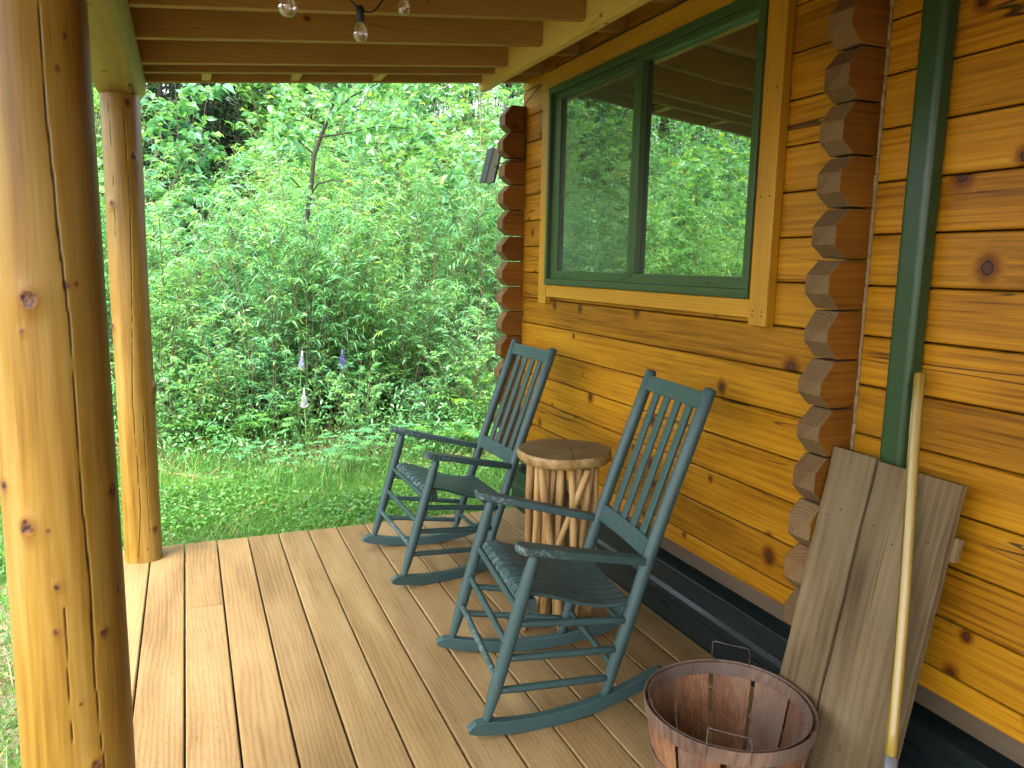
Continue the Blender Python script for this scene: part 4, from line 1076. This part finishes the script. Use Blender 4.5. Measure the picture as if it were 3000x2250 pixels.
# ------------------------------------------------------------------ uncountable cover
def scatter(n, xa, xb, sa, sb, rg, power=1.0):
    x = rg.uniform(xa, xb, n); s_ = sa + (sb - sa) * rg.random(n) ** power; return x, yb(x) + s_
rg = np.random.default_rng(91)
LV = Leaves()
x, y = scatter(70000, -4.5, 4.2, -.15, 7.5, rg, 1.35)
cl = .5 + .5 * np.sin(x * 2.1 + 1.3 * np.sin(y * 1.9)) * np.sin(y * 2.7 + x)
h = rg.random(len(x)) ** 1.1 * (.2 + .7 * cl) * np.clip((y - yb(x) + .35) * 2, .15, 1)
LV.put(np.stack([x, y, gz(x, y) + h], 1), rg.normal(0, 1, (len(x), 3)) + [0, -.25, .35], rg.uniform(.03, .07, len(x)), rg.uniform(.006, .012, len(x)), .42 + .3 * (cl - .5) + rg.normal(0, .16, len(x)), droop=.25, rg=rg)
tag(LV.build('undergrowth', M['willow']), kind='stuff')
# lawn: blades and small round weeds
LV = Leaves()
def lawn(n, xa, xb, ya, yb_, hgt, wd):
    x = rg.uniform(xa, xb, n); y = rg.uniform(ya, yb_, n)
    keep = ~((x > -.385) & (y < DECK_END + .005) & (x < 4)) & (y < yb(x) + .25)
    x, y = x[keep], y[keep]; n = len(x)
    e = yb(x) - y
    patch = np.sin(x * 4.3 + np.sin(y * 3.1) * 1.5) * np.sin(y * 5.1 + x * 1.7)
    thin = rg.random(n) < np.clip(-.12 + e * 1.15 + .30 * patch + .25 * np.clip(x - .6, 0, 1), .04, 1)
    x, y, patch, e = x[thin], y[thin], patch[thin], e[thin]; n = len(x)
    L = rg.uniform(*hgt, n) * (1 + .35 * patch) * np.where(rg.random(n) < .04, 1.9, 1)
    dr = np.stack([rg.normal(0, .55, n), rg.normal(0, .55, n), np.ones(n)], 1)
    LV.put(np.stack([x, y, gz(x, y) - .004], 1), dr, L, rg.uniform(*wd, n), np.where(rg.random(n) < .05, .98, .55 + .16 * patch + rg.normal(0, .17, n)), droop=rg.uniform(.1, .7, n), shape='blade', rg=rg, up=rg.normal(0, 1, (n, 3)))
lawn(135000, -1.7, 3.2, DECK_END - .02, 7.1, (.045, .115), (.0011, .0022))
lawn(46000, -2.3, -.38, .3, 4.3, (.04, .10), (.0012, .0026))
x = rg.uniform(-1.6, 3.1, 30000); y = rg.uniform(DECK_END + .01, 6.9, len(x)); pt = np.sin(x * 3.3 + 2 + np.sin(y * 2.2)) * np.sin(y * 3.9 - x); k = (pt + rg.normal(0, .35, len(x)) > .05) & (y < yb(x) - .05 + .2 * rg.random(len(x))); x, y = x[k], y[k]
LV.put(np.stack([x, y, gz(x, y) + rg.uniform(.025, .065, len(x))], 1), rg.normal(0, 1, (len(x), 3)) * [1, 1, .35], rg.uniform(.018, .040, len(x)), rg.uniform(.008, .015, len(x)), .45 + rg.normal(0, .2, len(x)), droop=.1, rg=rg)
tag(LV.build('grass', M['grass']), kind='stuff')
# long grass along the edge of the bank
LV = Leaves(); x, y = scatter(24000, -2.6, 3.0, -1.1, .7, rg)
k = np.sin(x * 5.3 + 1) * np.sin(y * 4.1 + x * 2) + rg.normal(0, .4, len(x)) > .25; x, y = x[k], y[k]; n = len(x)
LV.put(np.stack([x, y, gz(x, y)], 1), np.stack([rg.normal(0, .3, n), rg.normal(0, .3, n), np.ones(n)], 1), rg.uniform(.12, .38, n), rg.uniform(.0014, .003, n), .55 + rg.normal(0, .2, n), droop=rg.uniform(.1, .9, n), shape='blade', rg=rg, up=rg.normal(0, 1, (n, 3)))
tag(LV.build('long_grass', M['grass']), kind='stuff')
# straw and dead twigs where turf meets bank
LV = Leaves(); x, y = scatter(6500, -2.6, 3.0, -.5, .6, rg); n = len(x)
x2 = rg.uniform(-1.6, -.4, 1500); y2 = rg.uniform(1.2, 3.4, 1500); k = np.sin(x2 * 3 + y2 * 2.6) > -.1
x = np.concatenate([x, x2[k]]); y = np.concatenate([y, y2[k]]); n = len(x)
LV.put(np.stack([x, y, gz(x, y) + rg.uniform(.0, .05, n)], 1), np.stack([rg.normal(0, 1, n), rg.normal(0, 1, n), rg.normal(.08, .22, n)], 1), rg.uniform(.06, .28, n), rg.uniform(.0011, .0026, n), rg.random(n), droop=.08, shape='blade', rg=rg)
tag(LV.build('dead_grass', M['litter']), kind='stuff')

# ------------------------------------------------------------------ dark conifers far up the bank, closing the view
def make_conifer(seed, h):
    rg = np.random.default_rng(seed); root = empty('conifer'); tag(root, 'dark conifer standing in shade high on the bank behind the shrubs', 'tree', 'dark conifers behind the shrubs')
    mb = MB(); mb.tube([(0, 0, -.2), (.02, .02, h * .5), (0, 0, h)], [.11, .07, .01], 8); mb.build('trunk', M['bark'], root)
    LV = Leaves()
    for i in range(150):
        z = h * (.015 + .965 * (i / 150)); R = (h - z) * .24 + .12; a = i * 2.4 + rg.uniform(-.3, .3); n = 46
        u = rg.random(n) ** .7; d = np.array([math.cos(a), math.sin(a), 0]); sd = np.array([-d[1], d[0], 0])
        off = rg.uniform(-1, 1, n) * .24 * R * (1.1 - u)
        P = d * (R * u)[:, None] + sd * off[:, None] + np.array([0, 0, 1.]) * (z - .28 * R * u + rg.normal(0, .03, n))[:, None]
        LV.put(P, d + sd * np.sign(off)[:, None] * .8 + rg.normal(0, .25, (n, 3)), rg.uniform(.08, .16, n), rg.uniform(.012, .02, n), .1 + rg.normal(0, .1, n), droop=.3, rg=rg)
    LV.build('foliage', M['conifer'], root); return root
M['conifer'] = leaf_mat('conifer_needles', [(0, (.012, .030, .014)), (.6, (.022, .055, .022)), (1, (.04, .085, .03))], trans=.15)
cons = [make_conifer(71, 6.5), make_conifer(72, 8)]
for (x, y, sc) in ((-.02, 12.0, .8), (.12, 11.2, .42), (-.22, 11.4, .45), (.35, 12.2, .6), (-.05, 13.2, 1.), (.75, 14.5, 1.1), (-1.1, 14, 1.), (-2.6, 15, 1.1), (2.2, 15, 1.1), (3.8, 14.5, 1.), (5.3, 15, 1.1), (6.6, 16, 1.1), (8.2, 16.5, 1.2), (3.0, 17, 1.2), (1.4, 18, 1.2), (-1.6, 17.5, 1.2), (-.4, 16.5, 1.1), (-4.4, 15.5, 1.1), (-6.2, 15, 1.), (-8, 16.5, 1.2), (-10, 17, 1.2), (-12.5, 16, 1.2)):
    place(rr.choice(cons), x, y, sc, rr.uniform(0, 6))

# ------------------------------------------------------------------ light, sky, camera
W = D.worlds.new('World'); SC.world = W; W.use_nodes = True
nt = W.node_tree; nt.nodes.clear()
sky = nt.nodes.new('ShaderNodeTexSky'); sky.sky_type = 'NISHITA'; sky.sun_disc = False
SUN_EL, SUN_AZ = math.radians(60), math.radians(-132)    # azimuth measured from +Y towards +X
sky.sun_elevation = SUN_EL; sky.sun_rotation = SUN_AZ; sky.altitude = 300; sky.air_density = 1.0; sky.dust_density = 3.0; sky.ozone_density = 1.0
bg = nt.nodes.new('ShaderNodeBackground'); bg.inputs[1].default_value = .15
wo = nt.nodes.new('ShaderNodeOutputWorld'); hs = nt.nodes.new('ShaderNodeHueSaturation'); hs.inputs['Saturation'].default_value = .42; nt.links.new(sky.outputs[0], hs.inputs['Color']); nt.links.new(hs.outputs[0], bg.inputs[0]); nt.links.new(bg.outputs[0], wo.inputs[0])
sd_ = D.lights.new('sun', 'SUN'); sd_.energy = 1.5; sd_.angle = math.radians(40); sd_.color = (1, .96, .88)
so_ = D.objects.new('sun', sd_); link(so_)
dirv = Vector((math.sin(SUN_AZ) * math.cos(SUN_EL), math.cos(SUN_AZ) * math.cos(SUN_EL), math.sin(SUN_EL)))
so_.rotation_euler = dirv.to_track_quat('Z', 'Y').to_euler(); so_.location = (-3, 3, 8)

cam = D.cameras.new('camera'); cam.sensor_width = 36; cam.sensor_fit = 'HORIZONTAL'; cam.lens = 2250 / 3000 * 36; cam.clip_start = .02; cam.clip_end = 400
co = D.objects.new('camera', cam); link(co)
Rw = np.array([[0.921674, -0.387408, 0.020784], [-0.0401, -0.148412, -0.988112], [0.385887, 0.909884, -0.152323]])
m = Matrix(((Rw[0][0], -Rw[1][0], -Rw[2][0], 0), (Rw[0][1], -Rw[1][1], -Rw[2][1], 0), (Rw[0][2], -Rw[1][2], -Rw[2][2], 1.5), (0, 0, 0, 1)))
co.matrix_world = m
SC.camera = co
vs_ = SC.view_settings; vs_.view_transform = 'Standard'; vs_.look = 'None'; vs_.exposure = 3.2; vs_.gamma = 1.0
SC.cycles.max_bounces = 7; SC.cycles.diffuse_bounces = 4; SC.cycles.glossy_bounces = 4; SC.cycles.transmission_bounces = 6; SC.cycles.transparent_max_bounces = 10
SC.cycles.use_denoising = True
SC.cycles.adaptive_threshold = .02
SC.cycles.sample_clamp_indirect = 8
